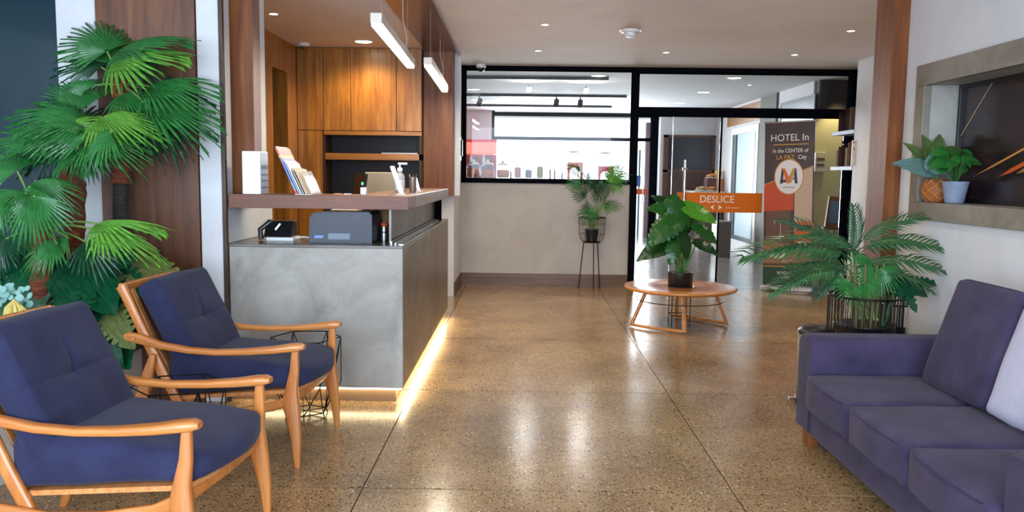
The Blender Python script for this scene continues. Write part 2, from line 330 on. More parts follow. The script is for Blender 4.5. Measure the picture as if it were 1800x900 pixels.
# ================================================================ SETTING
CZ = 2.725
BY = 10.15
fl = struct('floor', 'brown polished terrazzo floor of large square slabs', plain('joint_filler', rgb(40, 30, 22), .8), (-5.2, 5.4, -2.4, 19.5, -.2, -.006), cat='floor')
for ix in range(-3, 3):
    for iy in range(-1, 12):
        x0 = -.69+1.65*ix; y0 = 3.47+1.65*(iy-2); y1 = min(y0+1.65, 19.4)
        if y1 > y0+.1: box('floor_slab', (x0+.003, x0+1.647, y0+.007, y1-.007, -.05, 0), M_FLOORH if y0 > 10 else M_FLOOR, fl)
M_SCUFF = plain('scuff_dark', rgb(70, 58, 44), .5)
for k in range(16):
    cxs, cys = (.02, 4.75) if k < 10 else (.42, 4.85); x, y = cxs+random.uniform(-.12, .12), cys+random.uniform(-.15, .2); a = random.uniform(-.9, .5); L_ = random.uniform(.04, .14); pts = []
    for j in range(7): pts.append((x+L_*j/6*math.cos(a)+random.uniform(-.006, .006), y+L_*j/6*math.sin(a)+random.uniform(-.006, .006)))
    vs_ = [(px_, py_-.003*(1-abs(j-3)/3.2), .0008) for j, (px_, py_) in enumerate(pts)]+[(px_, py_+.003*(1-abs(j-3)/3.2), .0008) for j, (px_, py_) in enumerate(pts)]
    obj('scuff_mark', MB().add(vs_, [(j, j+1, j+8, j+7) for j in range(6)]), M_SCUFF, fl)
struct('ceiling', 'plain pinkish white ceiling of the lobby and reception', M_CEIL, (-5.2, 5.4, -2.4, BY+.02, CZ, CZ+.15))
struct('ceiling_cafe', 'pale ceiling of the cafe and hall beyond the glass', M_CEILB, (-3.2, 5.4, BY+.02, 19.5, CZ, CZ+.15), cat='ceiling')
# left side
struct('wall_left', 'far left wall of the lobby beside the planter', M_WHITE, (-5.2, -5.0, -2.4, 4.9, 0, CZ))
struct('wall_reception_front', 'white wall strip beside the dark wood panel and the desk', M_WHITE, (-1.905, -1.775, 4.78, 4.95, 0, CZ), (-1.905, -1.80, 4.95, 5.7, 0, CZ), (-1.95, -1.672, 5.13, 5.2, 1.262, CZ), (-1.775, -1.765, 4.80, 5.7, .962, 1.18), cat='wall')
struct('wall_left_strip', 'white wall strip between the dark window and the wood panel', M_WHITE, (-2.735, -2.49, 4.8, 4.95, 0, CZ), cat='wall')
struct('wall_panel', 'tall dark brown wood wall panel behind the palms', M_PANEL, (-2.49, -1.912, 4.77, 4.93, 0, CZ), cat='wall')
o = struct('window_1', 'dark tinted window behind the palms', M_BLACK, (-5.0, -2.735, 4.86, 4.92, 0, .36), (-5.0, -2.735, 4.86, 4.92, CZ-.05, CZ), (-4.1, -4.04, 4.86, 4.92, 0, CZ))
box('window_pane', (-5.0, -2.735, 4.88, 4.9, .36, CZ-.05), plain('tinted_glass', rgb(8, 46, 58), .06, 0, .6), o)
struct('trim_1', 'narrow dark metal edge strip beside the desk', plain('bronze_edge', rgb(66, 48, 36), .4, .3), (-1.776, -1.752, 4.772, 4.8, 0, CZ), cat='trim')
# reception
struct('wall_reception_left', 'wood clad side wall of the reception', M_CAB, (-2.6, -2.44, 5.7, 7.95, 0, CZ), (-2.6, -2.44, 8.46, 9.0, 0, CZ), (-2.6, -2.44, 7.95, 8.46, 2.41, CZ), (-2.44, -1.905, 5.66, 5.7, 0, CZ), cat='wall')
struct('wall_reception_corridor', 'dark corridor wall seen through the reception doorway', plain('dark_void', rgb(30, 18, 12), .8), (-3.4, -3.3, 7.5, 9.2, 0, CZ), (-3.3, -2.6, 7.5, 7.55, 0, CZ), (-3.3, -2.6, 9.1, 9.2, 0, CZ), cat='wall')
struct('wall_reception_back', 'wall behind the reception cabinets', M_WHITE, (-3.4, -.80, 9.2, 9.35, 0, CZ), (-3.4, -3.3, 9.2, BY, 0, CZ), cat='wall')
struct('wall_lobby_left', 'white return wall between the reception and the cafe window', M_WHITE, (-1.06, -.765, 9.12, 9.2, 0, 1.15), (-.83, -.765, 9.2, BY, 0, CZ), (-.80, -.70, 9.12, 9.2, 1.15, CZ), cat='wall')
struct('baseboard_left', 'wooden baseboard on the white return wall', M_BASEW, (-.765, -.752, 9.14, BY-.02, 0, .15))
struct('trim_2', 'dark corner strip beside the cafe window', M_BLACK, (-.83, -.79, BY-.03, BY, 0, CZ), cat='trim')
# portal frame
struct('trim_3', 'near wooden post of the reception portal rising from the counter', M_PORTAL, (-1.812, -1.645, 4.98, 5.12, 1.18, CZ), bevel=.002, cat='post')
struct('trim_4', 'far wooden post of the reception portal standing at the counter end', M_PORTAL, (-1.092, -.765, 8.95, 9.12, 1.15, CZ), bevel=.002, cat='post')
struct('trim_5', 'wooden soffit of the reception portal along the ceiling', M_PORTALY, (-1.07, -.72, 4.98, 8.95, CZ-.012, CZ+.01), (-.72, -.70, 4.98, 9.12, CZ-.03, CZ+.01), (-1.64, -1.07, 4.98, 5.12, CZ-.012, CZ+.01), cat='soffit')
# back wall
struct('wall_back', 'warm grey low wall under the cafe window', M_GREYW, (-.83, 1.36, BY, BY+.14, 0, 1.285))
o = struct('baseboard_back', 'wooden baseboard under the cafe window wall', M_BASEW, (-.79, 1.36, BY-.018, BY, 0, .085), (-.79, 1.36, BY-.014, BY, .088, .15))
win = struct('window_2', 'wide black framed window between the lobby and the cafe', M_BLACK, (-.80, 1.36, BY-.02, BY+.12, 1.285, 1.345), (-.80, 1.36, BY-.02, BY+.12, 2.675, CZ), (-.80, -.71, BY-.02, BY+.12, 1.285, CZ), bevel=.003)
box('window_pane', (-.71, 1.345, BY+.04, BY+.05, 1.345, 2.675), M_GLASS, win)
box('window_sill', (-.71, 1.345, BY+.05, BY+.32, 1.30, 1.345), M_PLAST, win)
dr = struct('door_1', 'black framed glass entrance with a transom above', M_BLACK, (1.345, 1.43, BY-.03, BY+.12, 0, CZ), (1.43, 4.09, BY-.03, BY+.12, 2.66, CZ), (1.43, 4.09, BY-.03, BY+.12, 2.135, 2.245), (4.035, 4.09, BY-.03, BY+.12, 2.245, CZ), (4.0, 4.09, BY-.03, BY+.12, 0, 2.14), bevel=.003)
box('transom_pane', (1.43, 2.565, BY+.04, BY+.05, 2.245, 2.66), M_GLASS, dr); box('transom_pane', (2.572, 4.035, BY+.04, BY+.05, 2.245, 2.66), M_GLASS, dr)
dl = box('sliding_leaf', (1.865, 2.468, BY+.0, BY+.012, .012, 2.135), M_GLASS, dr)
box('fixed_pane', (2.46, 3.99, BY+.05, BY+.062, .005, 2.135), M_GLASS, dr)
M_EDGE = plain('glass_edge', rgb(196, 214, 210), .2)
box('pane_edge', (1.862, 1.869, BY-.001, BY+.013, .012, 2.135), M_EDGE, dl); box('pane_edge', (2.462, 2.474, BY-.005, BY+.05, .012, 2.135), M_BLACK, dr)
M_ORANGE = plain('orange_film', rgb(214, 108, 10), .5, 0, .3)
st = box('orange_band', (1.94, 3.0, BY-.006, BY-.003, .955, 1.20), M_ORANGE, dr)
M_FILMW = plain('white_film', rgb(240, 236, 228), .5)
text('lettering', 'DESLICE', .125, (2.435, BY-.009, 1.115), M_FILMW, dr, xs=.95)
for k, sx in ((2.385, -1), (2.475, 1)):
    obj('arrow_mark', MB().prism([(k-sx*.02, .985), (k+sx*.028, 1.017), (k-sx*.02, 1.05), (k-sx*.008, 1.017)], 'y', BY-.010, BY-.0075), M_FILMW, dr)
obj('underline', MB().box(2.13, 2.30, BY-.009, BY-.0075, 1.005, 1.022).box(2.55, 2.72, BY-.009, BY-.0075, 1.005, 1.022), plain('film_grey', rgb(230, 160, 120), .5), dr)
h = obj('door_handle', MB().tube([(2.015, BY-.06, .62), (2.015, BY-.06, 1.60)], .015, 10), M_CHROME, dr)
obj('handle_mount', MB().tube([(2.015, BY-.06, 1.49), (2.015, BY, 1.49)], .012, 8).tube([(2.015, BY-.06, .72), (2.015, BY, .72)], .012, 8).tube([(1.985, BY-.065, 1.49), (2.045, BY-.065, 1.49)], .016, 8), M_CHROME, h)
# right side
struct('wall_right', 'white right wall around the cement framed niche', M_WHITE, (2.4, 2.75, 5.43, 5.6, 0, CZ), (2.4, 2.75, -2.4, 2.0, 0, CZ), (2.4, 2.75, 2.0, 4.9, 0, 1.22), (2.4, 2.75, 2.0, 4.9, 1.96, CZ), (2.4, 2.75, 4.9, 5.43, 0, CZ), (2.62, 2.75, 2.0, 4.9, 1.2, 2.0), cat='wall')
struct('wall_right_far', 'white wall end beside the glass entrance', M_WHITE, (3.79, 3.98, 7.9, 9.38, 0, CZ), (2.75, 3.98, 5.45, 5.6, 0, CZ), (3.95, 4.1, 5.6, 7.9, 0, CZ), (4.10, 4.25, 7.9, BY+.1, 0, CZ), cat='wall')
struct('trim_6', 'brown wooden post on the right wall from floor to ceiling', M_PORTAL, (2.30, 2.42, 5.18, 5.44, 0, CZ), bevel=.002, cat='post')
nf = thing('niche_frame', 'grey cement frame around the wall niche above the sofa', 'frame', (2.4, 4, 1.16))
M_CONN = mottled('warm_cement', rgb(106, 98, 86), rgb(130, 121, 108), rgb(150, 142, 130), 3, .5, bump=.05)
obj('frame_border', MB().box(2.375, 2.42, 2.0, 5.0, 1.162, 1.265).box(2.375, 2.42, 2.0, 5.0, 1.955, 2.078).box(2.375, 2.42, 4.895, 5.0, 1.265, 1.955), M_CONN, nf, .003)
obj('niche_lining', MB().box(2.42, 2.64, 2.0, 4.93, 1.225, 1.265).box(2.42, 2.64, 2.0, 4.93, 1.955, 1.99).box(2.42, 2.60, 4.895, 4.93, 1.265, 1.955), M_CONC, nf)
# ================================================================ niche picture
pic = thing('framed_picture', 'large dark picture with thin orange light streaks in the niche', 'picture', (2.6, 4, 1.27))
m, nt, p = newmat('night_picture'); v = mapping(nt, (1, .5, 6)); n = noise(nt, v, 9, 6); r = ramp(nt, [(.3, rgb(24, 20, 30)), (.55, rgb(46, 32, 34)), (.75, rgb(70, 42, 32))])
nt.links.new(n.outputs['Fac'], r.inputs[0]); nt.links.new(r.outputs[0], p.inputs['Base Color']); p.inputs['Roughness'].default_value = .16
box('picture_panel', (2.596, 2.62, 2.0, 4.862, 1.28, 1.945), m, pic)
obj('picture_rim', MB().box(2.575, 2.62, 4.862, 4.885, 1.265, 1.955).box(2.575, 2.62, 2.0, 4.862, 1.265, 1.29).box(2.575, 2.62, 2.0, 4.862, 1.935, 1.955), M_BLKP, pic, .002)
def onx(x, y, X):
    d = cF+cR*((x-900)/FPX)+cU*((450-y)/FPX); return Vector((0, 0, CH))+d*(X/d.x)
for a, b, wd, mt in (((1746, 142), (1682, 250), .004, plain('streak_pale', rgb(190, 160, 130), .4)), ((1712, 310), (1830, 245), .011, plain('streak_gold', rgb(206, 138, 66), .4)),
                     ((1755, 311), (1830, 272), .022, plain('streak_orange', rgb(196, 84, 34), .4)), ((1785, 306), (1830, 284), .02, plain('streak_dark', rgb(150, 96, 60), .4))):
    A = onx(*a, 2.592); B = onx(*b, 2.592); d = (B-A).normalized(); q = Vector((0, -d.z, d.y))*wd/2
    obj('light_streak', MB().add([A, A+(B-A)*.3+q, B+q, B-q, A+(B-A)*.3-q]+[v+Vector((.003, 0, 0)) for v in (A, A+(B-A)*.3+q, B+q, B-q, A+(B-A)*.3-q)], [(0, 1, 2, 3, 4), (5, 6, 7, 8, 9), (0, 1, 6, 5), (1, 2, 7, 6), (2, 3, 8, 7), (3, 4, 9, 8), (4, 0, 5, 9)]), mt, pic)
# ================================================================ RECEPTION DESK
M_LED = emis('warm_led', (1, .80, .46, 1), 15); M_LED2 = emis('warm_led_side', (1, .82, .50, 1), 48)
dk = thing('reception_desk', 'grey cement reception desk with a glowing plinth light', 'desk', (-1.2, 4.8, 0))
box('front_panel', (-1.75, -.709, 4.80, 4.86, .092, .945), M_CONC, dk, .003)
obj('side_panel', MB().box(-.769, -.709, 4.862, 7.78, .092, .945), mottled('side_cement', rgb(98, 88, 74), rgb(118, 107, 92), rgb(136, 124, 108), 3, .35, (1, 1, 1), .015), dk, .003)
obj('counter_top', MB().box(-1.75, -.709, 4.80, 5.5, .945, .962).box(-1.3, -.709, 5.5, 7.78, .945, .962), M_CONCT, dk, .002)
obj('plinth', MB().box(-1.75, -.757, 4.84, 4.9, 0, .091).box(-.83, -.757, 4.9, 7.78, 0, .091), plain('plinth_bronze', rgb(120, 92, 62), .5, .0), dk)
obj('light_strip', MB().box(-1.74, -.72, 4.815, 4.828, .080, .0915), M_LED, dk, label='warm white light strip under the desk edge'); obj('light_strip', MB().box(-.735, -.720, 4.83, 7.75, .078, .0915), M_LED2, dk, label='bright light strip along the desk side')
obj('metal_channel', MB().box(-.79, -.782, 4.86, 7.4, .962, .985).box(-.765, -.758, 4.86, 7.4, .962, .978).box(-.74, -.712, 4.86, 7.4, .962, .968), M_STEEL, dk, label='brushed metal channel')
obj('upright_panel', MB().box(-.815, -.80, 4.95, 7.4, .962, 1.178), mottled('steel_panel', rgb(96, 92, 88), rgb(116, 110, 104), rgb(136, 130, 122), 3, .35, metal=.3), dk, .001, 'brushed grey upright panel')
box('upright_post', (-.83, -.74, 7.4, 7.46, .962, 1.178), M_BLACK, dk)
sh = thing('counter_shelf', 'brown wooden L-shaped raised counter over the reception desk', 'counter', (-1.2, 4.8, 1.18))
obj('shelf_front', MB().box(-1.75, -.674, 4.80, 4.975, 1.178, 1.260).box(-1.63, -.674, 4.975, 5.12, 1.178, 1.26), M_PORTALX, sh, .002)
obj('shelf_side', MB().box(-1.03, -.674, 5.122, 7.41, 1.178, 1.260), M_PORTALY, sh, .002)
box('support_leg', (-1.06, -1.02, 7.3, 7.38, .962, 1.178), M_BLACK, sh)
# wall cabinets
cb = thing('wall_cabinet', 'tall brown wooden cabinet wall with a dark open niche behind the desk', 'cabinet', (-1.75, 8.8, 0))
obj('carcass', MB().box(-2.44, -1.09, 9.14, 9.2, 0, CZ).box(-2.44, -2.155, 8.82, 9.14, 0, CZ).box(-2.155, -1.09, 8.82, 9.14, 1.84, CZ).box(-2.165, -2.14, 8.8, 9.14, 0, 1.84).box(-1.12, -1.09, 8.8, 9.14, 0, 1.84), plain('cabinet_core', rgb(50, 28, 14), .6), cb)
for x0, x1, z0, z1 in ((-2.435, -2.158, 1.845, 2.72), (-2.435, -2.158, .05, 1.838), (-2.152, -1.862, 1.845, 2.72), (-1.856, -1.368, 1.845, 2.72), (-1.362, -1.095, 1.845, 2.72)):
    box('cabinet_door', (x0, x1, 8.80, 8.82, z0, z1), M_CAB, cb, .002)
box('cabinet_ledge', (-2.15, -1.09, 8.79, 8.85, 1.795, 1.838), M_CABX, cb, .002)
box('cabinet_shelf', (-2.14, -1.09, 8.80, 9.14, 1.53, 1.60), M_CABX, cb, .002)
box('back_panel', (-2.14, -1.12, 9.12, 9.14, 0, 1.84), plain('navy_back', rgb(18, 20, 30), .5), cb)
box('base_cabinet', (-2.14, -1.12, 8.82, 9.1, 0, .75), M_CABX, cb, .002)
tag(obj('flat_tray', MB().box(-1.53, -1.14, 8.81, 8.98, 1.60, 1.612), M_STEEL), 'thin pale flat tray on the cabinet niche shelf', 'tray')
# ================================================================ lights in the room
M_LENSW = emis('lens_warm', (1, .9, .74, 1), 14); M_LENSC = emis('lens_cool', (1, .97, .9, 1), 14)
M_RING = plain('white_ring', rgb(225, 222, 216), .4)
def downlight(x, y, z, r, label, group, e, col, lens, ang=120, name='ceiling_spotlight'):
    t = thing(name, label, 'light', (x, y, z), group)
    obj('trim_ring', MB().lathe([(r*.78, -.001), (r*.85, -.006), (r, -.004), (r, 0)], (x, y, z), 24, False), M_RING, t)
    obj('lens', MB().lathe([(.001, -.003), (r*.8, -.003)], (x, y, z), 24, False), lens, t)
    if e:
        l = spot('lamp', (x, y, z-.03), e, col, ang, .7, r=r); l.parent = t; l.location = (0, 0, -.03)
    return t
W1 = (1, .84, .62)
G = 'small recessed lobby spotlights'
for px, py, lb in ((958, 43, 'small round ceiling spotlight above the floor, left of the smoke detector'), (946, 89, 'small ceiling spotlight nearest the cafe window, left one'), (1171, 92, 'small ceiling spotlight straight above the glass entrance left side'),
                   (1397, 96, 'small ceiling spotlight above the banner'), (1496, 54, 'small ceiling spotlight nearest the right brown post')):
    q = onz(px, py, CZ); downlight(q.x, q.y, CZ, .04, lb, G, 26, W1, M_LENSC)
for x, y in ((.2, 5.6), (1.5, 5.6), (.2, 3.8), (1.5, 3.8), (-1.2, 3.2), (.2, 1.8), (1.5, 1.8)):
    l = spot('lobby_spot_lamp', (x, y, CZ-.04), 14, W1, 115, .7)
q = onz(639, 73, CZ); downlight(q.x, q.y, CZ, .105, 'large round warm ceiling light before the reception cabinets', None, 62, (1, .72, .40), M_LENSW, 150, 'round_ceiling_light')
q = onz(481, 24, CZ); downlight(q.x, q.y, CZ, .045, 'small ceiling spotlight over the reception, left of the pendant bars', None, 28, (1, .76, .46), M_LENSW)
G = 'large round ceiling lights beyond the glass'
for px, py, lb in ((1052, 133, 'round ceiling light in the cafe, top right of the window view'), (832, 157, 'round cafe ceiling light at the window view left edge, upper one'), (837, 175, 'round cafe ceiling light at the window view left edge, lower one'),
                   (1291, 137, 'nearest of the round hall ceiling lights seen through the transom'), (1237, 162, 'middle of the round hall ceiling lights seen through the transom'), (1195, 181, 'farthest of the round hall ceiling lights seen through the transom')):
    q = onz(px, py, CZ); downlight(q.x, q.y, CZ, .11, lb, G, 26, (1, .95, .88), emis('lens_hall', (1, .97, .92, 1), 10), 140, 'round_ceiling_light')
q = onz(1318, 149, CZ); downlight(q.x, q.y, CZ, .035, 'tiny warm ceiling spotlight above the hall wood panel', None, 10, (1, .7, .4), M_LENSW)
# pendants
def pendant(A, B, label):
    t = thing('linear_pendant', label, 'light', ((A+B)/2)); c = (A+B)/2
    d = (B-A).normalized(); s_ = Vector((d.y, -d.x, 0)).normalized(); L = (B-A).length
    R = Matrix((d, -s_, Vector((0, 0, 1)))).transposed()
    hb = MB().obox(c+Vector((0, 0, .022)), L, .068, .058, R); obj('housing', hb, plain('pendant_grey', rgb(196, 184, 170), .35, .3), t, .003)
    obj('diffuser', MB().obox(c+Vector((0, 0, -.014)), L-.016, .056, .018, R), emis('pendant_glow', (1, .93, .80, 1), 7), t)
    for k in (.12, .88):
        q = A+(B-A)*k; obj('suspension_wire', MB().tube([q+Vector((0, 0, .05)), Vector((q.x, q.y, CZ-.012))], .0012, 5), M_STEEL, t)
    q = A+(B-A)*.8; obj('power_cord', MB().tube([q+Vector((0, 0, .05)), q+Vector((.01, .0, .15)), q+Vector((-.02, 0, .3)), Vector((q.x-.02, q.y, CZ-.012))], .003, 6), plain('cord_white', rgb(200, 190, 180), .5), t)
    l = area('lamp', c, (0, 0, math.atan2(d.y, d.x)), L, .05, 16, (1, .88, .68)); l.parent = t; l.location = (0, 0, -.03)
dz = .86
A = at(661, 36, CZ and 4.42); A = onz(661, 38, CH+dz); B = onz(722, 115, CH+dz); pendant(A, B, 'nearer hanging light bar over the reception counter')
A = onz(752, 112, CH+dz); B = onz(782, 158, CH+dz); pendant(A, B, 'farther hanging light bar before the far wooden post')
# ceiling devices
q = onz(1108, 53, CZ); t = thing('smoke_detector', 'white smoke detector on the lobby ceiling', 'detector', q)
obj('detector_base', MB().lathe([(.085, 0), (.085, -.02), (.06, -.024)], q, 24, False), M_PLAST, t); obj('detector_head', MB().lathe([(.05, -.02), (.05, -.05), (.035, -.062), (.001, -.063)], q, 24, False), M_PLAST, t)
obj('bracket', MB().box(q.x-.1, q.x+.1, q.y-.02, q.y+.02, CZ-.012, CZ), M_PLAST, t)
q = onz(534, 76, CZ); t = thing('motion_sensor', 'white round sensor on the reception ceiling corner', 'sensor', q)
obj('sensor_base', MB().lathe([(.06, 0), (.06, -.03), (.045, -.034)], q, 20, False), M_PLAST, t); obj('sensor_dome', MB().lathe([(.045, -.03), (.035, -.055), (.001, -.062)], q, 20, False), plain('smoked', rgb(90, 84, 80), .2), t)
q = Vector((-.52, BY-.12, CZ)); t = thing('dome_camera', 'white dome camera on the ceiling above the cafe window', 'camera', q)
obj('camera_base', MB().lathe([(.06, 0), (.062, -.035), (.05, -.045)], q, 22, False), M_PLAST, t); obj('camera_dome', MB().lathe([(.046, -.04), (.044, -.065), (.03, -.085), (.001, -.092)], q, 22, False), plain('dome_dark', rgb(26, 26, 30), .08), t)
# intercom on the return wall
t = thing('door_intercom', 'grey slim intercom on the white return wall', 'intercom', (-.765, 9.7, 1.7)); box('intercom_body', (-.765, -.735, 9.68, 9.76, 1.55, 1.83), plain('intercom_grey', rgb(120, 118, 114), .35, .4), t, .004)
box('handset', (-.735, -.715, 9.69, 9.74, 1.6, 1.8), M_BLKP, t, .006)
obj('antenna', MB().tube([(-.75, 9.7, 1.83), (-.74, 9.66, 1.98)], .004, 6), M_BLKP, t)
# ================================================================ THINGS ON THE COUNTER
t = thing('sheet_holder', 'white box holder of paper sheets on the counter beside the post', 'holder', (-1.6, 4.85, 1.26))
box('holder_box', (-1.668, -1.56, 4.815, 4.965, 1.26, 1.515), plain('white_sheetbox', rgb(238, 240, 244), .4), t, .004)
box('printed_face', (-1.56, -1.558, 4.82, 4.96, 1.265, 1.510), plain('printed_grey', rgb(168, 170, 180), .4), t)
for z, h_ in ((1.42, .022), (1.375, .01), (1.34, .012), (1.30, .01)): obj('print_line', MB().box(-1.558, -1.5572, 4.83, 4.95, z-h_/2, z+h_/2), plain('print_dark', rgb(110, 112, 122), .5), t)
# brochure rack: leaning boards seen edge-on, facing +X
br = thing('brochure_rack', 'clear tiered brochure rack with colourful leaflets on the counter', 'rack', (-1.35, 4.9, 1.26))
def slab(a, b, y0, y1, th):
    d = Vector((b[0]-a[0], 0, b[1]-a[1])); L = d.length; d.normalize(); n_ = Vector((d.z, 0, -d.x)); mb = MB()
    vs = [Vector((a[0], y, a[1]))+d*s_*L+n_*q for y in (y0, y1) for s_ in (0, 1) for q in (0, th)]
    return mb.add(vs, [(0, 1, 3, 2), (4, 6, 7, 5), (0, 4, 5, 1), (2, 3, 7, 6), (0, 2, 6, 4), (1, 5, 7, 3)])
M_ACR = glass('acrylic', (.93, .94, .95, 1), .02, .2)
obj('rack_back', slab((-1.348, 1.262), (-1.475, 1.545), 4.84, 5.08, .004), plain('acrylic_grey', rgb(150, 130, 125), .2), br)
obj('rack_foot', MB().box(-1.35, -1.25, 4.80, 5.08, 1.261, 1.265), plain('acrylic_pale', rgb(190, 176, 168), .15), br)
obj('rack_front', slab((-1.262, 1.265), (-1.322, 1.40), 4.84, 5.08, .003), M_ACR, br)
cols = [('leaflet_red', rgb(205, 50, 60), 1.49, 1.535, -.0), ('leaflet_yellow', rgb(228, 160, 60), 1.475, 1.49, 0), ('leaflet_violet', rgb(104, 96, 170), 1.41, 1.475, 0), ('leaflet_blue', rgb(44, 100, 190), 1.33, 1.41, 0), ('leaflet_sky', rgb(110, 150, 200), 1.285, 1.33, 0), ('leaflet_scarlet', rgb(210, 34, 34), 1.264, 1.285, 0)]
def lx(z): return -1.348-(z-1.262)*(.127/.283)
for nme, col, z0, z1, _ in cols: obj('leaflet_band', slab((lx(z0)+.006, z0), (lx(z1)+.006, z1), 4.797, 5.07, .010), plain(nme, col, .35), br)
for k, (xo, zt, c_) in enumerate(((.018, 1.46, rgb(150, 160, 196)), (.028, 1.45, rgb(226, 218, 206)), (.042, 1.415, rgb(160, 142, 128)), (.056, 1.41, rgb(196, 176, 150)))):
    obj('leaflet', slab((-1.345+xo, 1.265), (-1.345+xo-(zt-1.262)*.449, zt), 4.80+.004*k, 5.06, .006), plain('leaflet_%d' % k, c_, .35), br)
# small items along the counter
tag(obj('business_card_holder', MB().box(-1.0, -.965, 5.0, 5.04, 1.26, 1.305), M_PLAST, None, .003), 'small white card block on the counter before the monitor', 'holder')
for i, (x, c_, n_) in enumerate(((-1.16, rgb(226, 160, 110), 'orange'), (-1.10, rgb(225, 225, 225), 'white'))):
    tag(obj('paper_slip', MB().box(x, x+.04, 4.98, 5.03, 1.26, 1.266), plain('slip%d' % i, c_, .6)), 'small %s paper slip lying on the counter' % n_, 'paper')
def vslab(cx, cy, cz, w_, h_, th, ry, rz=0):
    R = Matrix.Rotation(rz, 3, 'Z') @ Matrix.Rotation(ry, 3, 'Y'); return MB().obox(Vector((cx, cy, cz)), th, w_, h_, R)
t = thing('card_stand', 'white leaning card stand next to the sanitizer bottle', 'stand', (-.80, 5.15, 1.26)); q = at(697, 318, 5.2)
obj('card', vslab(q.x, 5.22, 1.352, .12, .185, .012, -.34), M_PLAST, t); obj('card_foot', MB().box(q.x-.0, q.x+.05, 5.16, 5.28, 1.26, 1.264), M_PLAST, t)
q = at(733, 330, 6.2)
t = thing('small_sign', 'small white leaning sign on the counter side arm', 'sign', (q.x, 6.2, 1.26)); obj('sign_card', vslab(q.x, 6.2, 1.312, .10, .105, .012, -.25), M_PLAST, t); obj('sign_foot', MB().box(q.x, q.x+.04, 6.16, 6.24, 1.26, 1.263), M_PLAST, t)
q = at(703, 335, 5.6); x, y = q.x, 5.6
t = thing('sanitizer_bottle', 'clear pump bottle of hand sanitizer with white pump on the counter', 'bottle', (x, y, 1.26))
obj('bottle_body', MB().lathe([(.03, 0), (.034, .01), (.034, .10), (.028, .125), (.013, .14), (.013, .15)], (x, y, 1.26), 20), plain('gel_grey', rgb(176, 168, 164), .15), t)
obj('bottle_label', MB().lathe([(.0348, .02), (.0348, .09)], (x, y, 1.26), 20, False), plain('gel_label', rgb(214, 210, 208), .4), t)
obj('pump', MB().lathe([(.018, .148), (.018, .17), (.006, .175), (.006, .20), (.001, .201)], (x, y, 1.26), 14).box(x-.012, x+.05, y-.01, y+.01, 1.455, 1.468), M_PLAST, t)
tag(obj('drinking_glass', MB().lathe([(.022, 0), (.027, .11)], (x+.075, y+.1, 1.26), 18), plain('glass_dark', rgb(110, 90, 78), .1, 0, .7)), 'small dark glass right of the sanitizer bottle', 'glass')
# monitor and clutter standing on a back desk inside the reception
wd = thing('work_desk', 'dark lower desk inside the reception behind the counter', 'desk', (-1.3, 7, 0)); box('desk_top', (-1.34, -.85, 5.6, 7.7, .935, .944), M_BLKP, wd)
wd2 = None
q = at(640, 330, 6.4)
t = thing('desk_monitor', 'dark monitor with a green light seen behind the counter', 'monitor', (q.x, 6.4, .962))
obj('screen_frame', vslab(q.x-.03, 6.4, 1.30, .26, .17, .02, .15, .5), M_BLKP, t); obj('screen_glass', vslab(q.x-.018, 6.395, 1.30, .23, .14, .005, .15, .5), plain('screen_slate', rgb(74, 84, 84), .2), t)
obj('monitor_stand', MB().box(q.x-.05, q.x-.01, 6.37, 6.43, .962, 1.23).box(q.x-.12, q.x+.08, 6.3, 6.5, .962, .972), M_BLKP, t)
obj('status_light', MB().lathe([(.001, 0), (.008, 0), (.008, .02)], at(637, 325, 6.2), 10), emis('green_led', (.1, 1, .45, 1), 2), t)
q = at(676, 325, 7.0); t = thing('payment_screen', 'beige flat screen back facing the room behind the counter', 'screen', (q.x, 7.0, .962))
obj('screen_back', MB().box(q.x-.17, q.x+.12, 7.0, 7.03, 1.2, 1.40), plain('beige_plastic', rgb(160, 148, 124), .5), t, .008); obj('screen_foot', MB().box(q.x-.04, q.x, 7.0, 7.04, .962, 1.2).box(q.x-.1, q.x+.06, 6.95, 7.12, .962, .97), M_BLKP, t)
t = thing('pen_cup', 'dark pen cup with pens behind the counter', 'cup', at(747, 320, 7.0)); q = at(747, 320, 7.0); q.z = 1.26; t.location = q
# under the counter
t = thing('desk_phone', 'black desk phone with a white base under the counter', 'phone', (-1.5, 5.1, .962))
obj('phone_base', MB().box(-1.60, -1.43, 5.03, 5.2, .962, .985), M_PLAST, t, .004); obj('phone_body', MB().prism([(5.05, .985), (5.2, .985), (5.2, 1.085), (5.12, 1.085)], 'x', -1.62, -1.45), M_BLKP, t, .004)
obj('handset', MB().sweep([(-1.64, 5.06, .97), (-1.65, 5.07, 1.03), (-1.60, 5.1, 1.075), (-1.585, 5.1, 1.08)], (.03, .03)), M_BLKP, t); obj('phone_key_panel', MB().obox(Vector((-1.535, 5.065, 1.05)), .05, .01, .012, Matrix.Rotation(-.9, 3, 'Y')), M_STEEL, t)
obj('phone_cord', MB().tube([(-1.45, 5.1, .975), (-1.38, 5.1, .985), (-1.33, 5.12, .975), (-1.28, 5.16, .968)], .004, 6), M_PLAST, t)
t = thing('office_printer', 'slate grey desktop printer under the raised counter', 'printer', (-1.12, 5.05, .962))
pf = [(-1.305, .966), (-.925, .966), (-.925, 1.135), (-.94, 1.15), (-1.215, 1.15), (-1.28, 1.142), (-1.30, 1.11)]
obj('printer_body', MB().prism(pf, 'y', 4.95, 5.3), M_GREYP, t, .005)
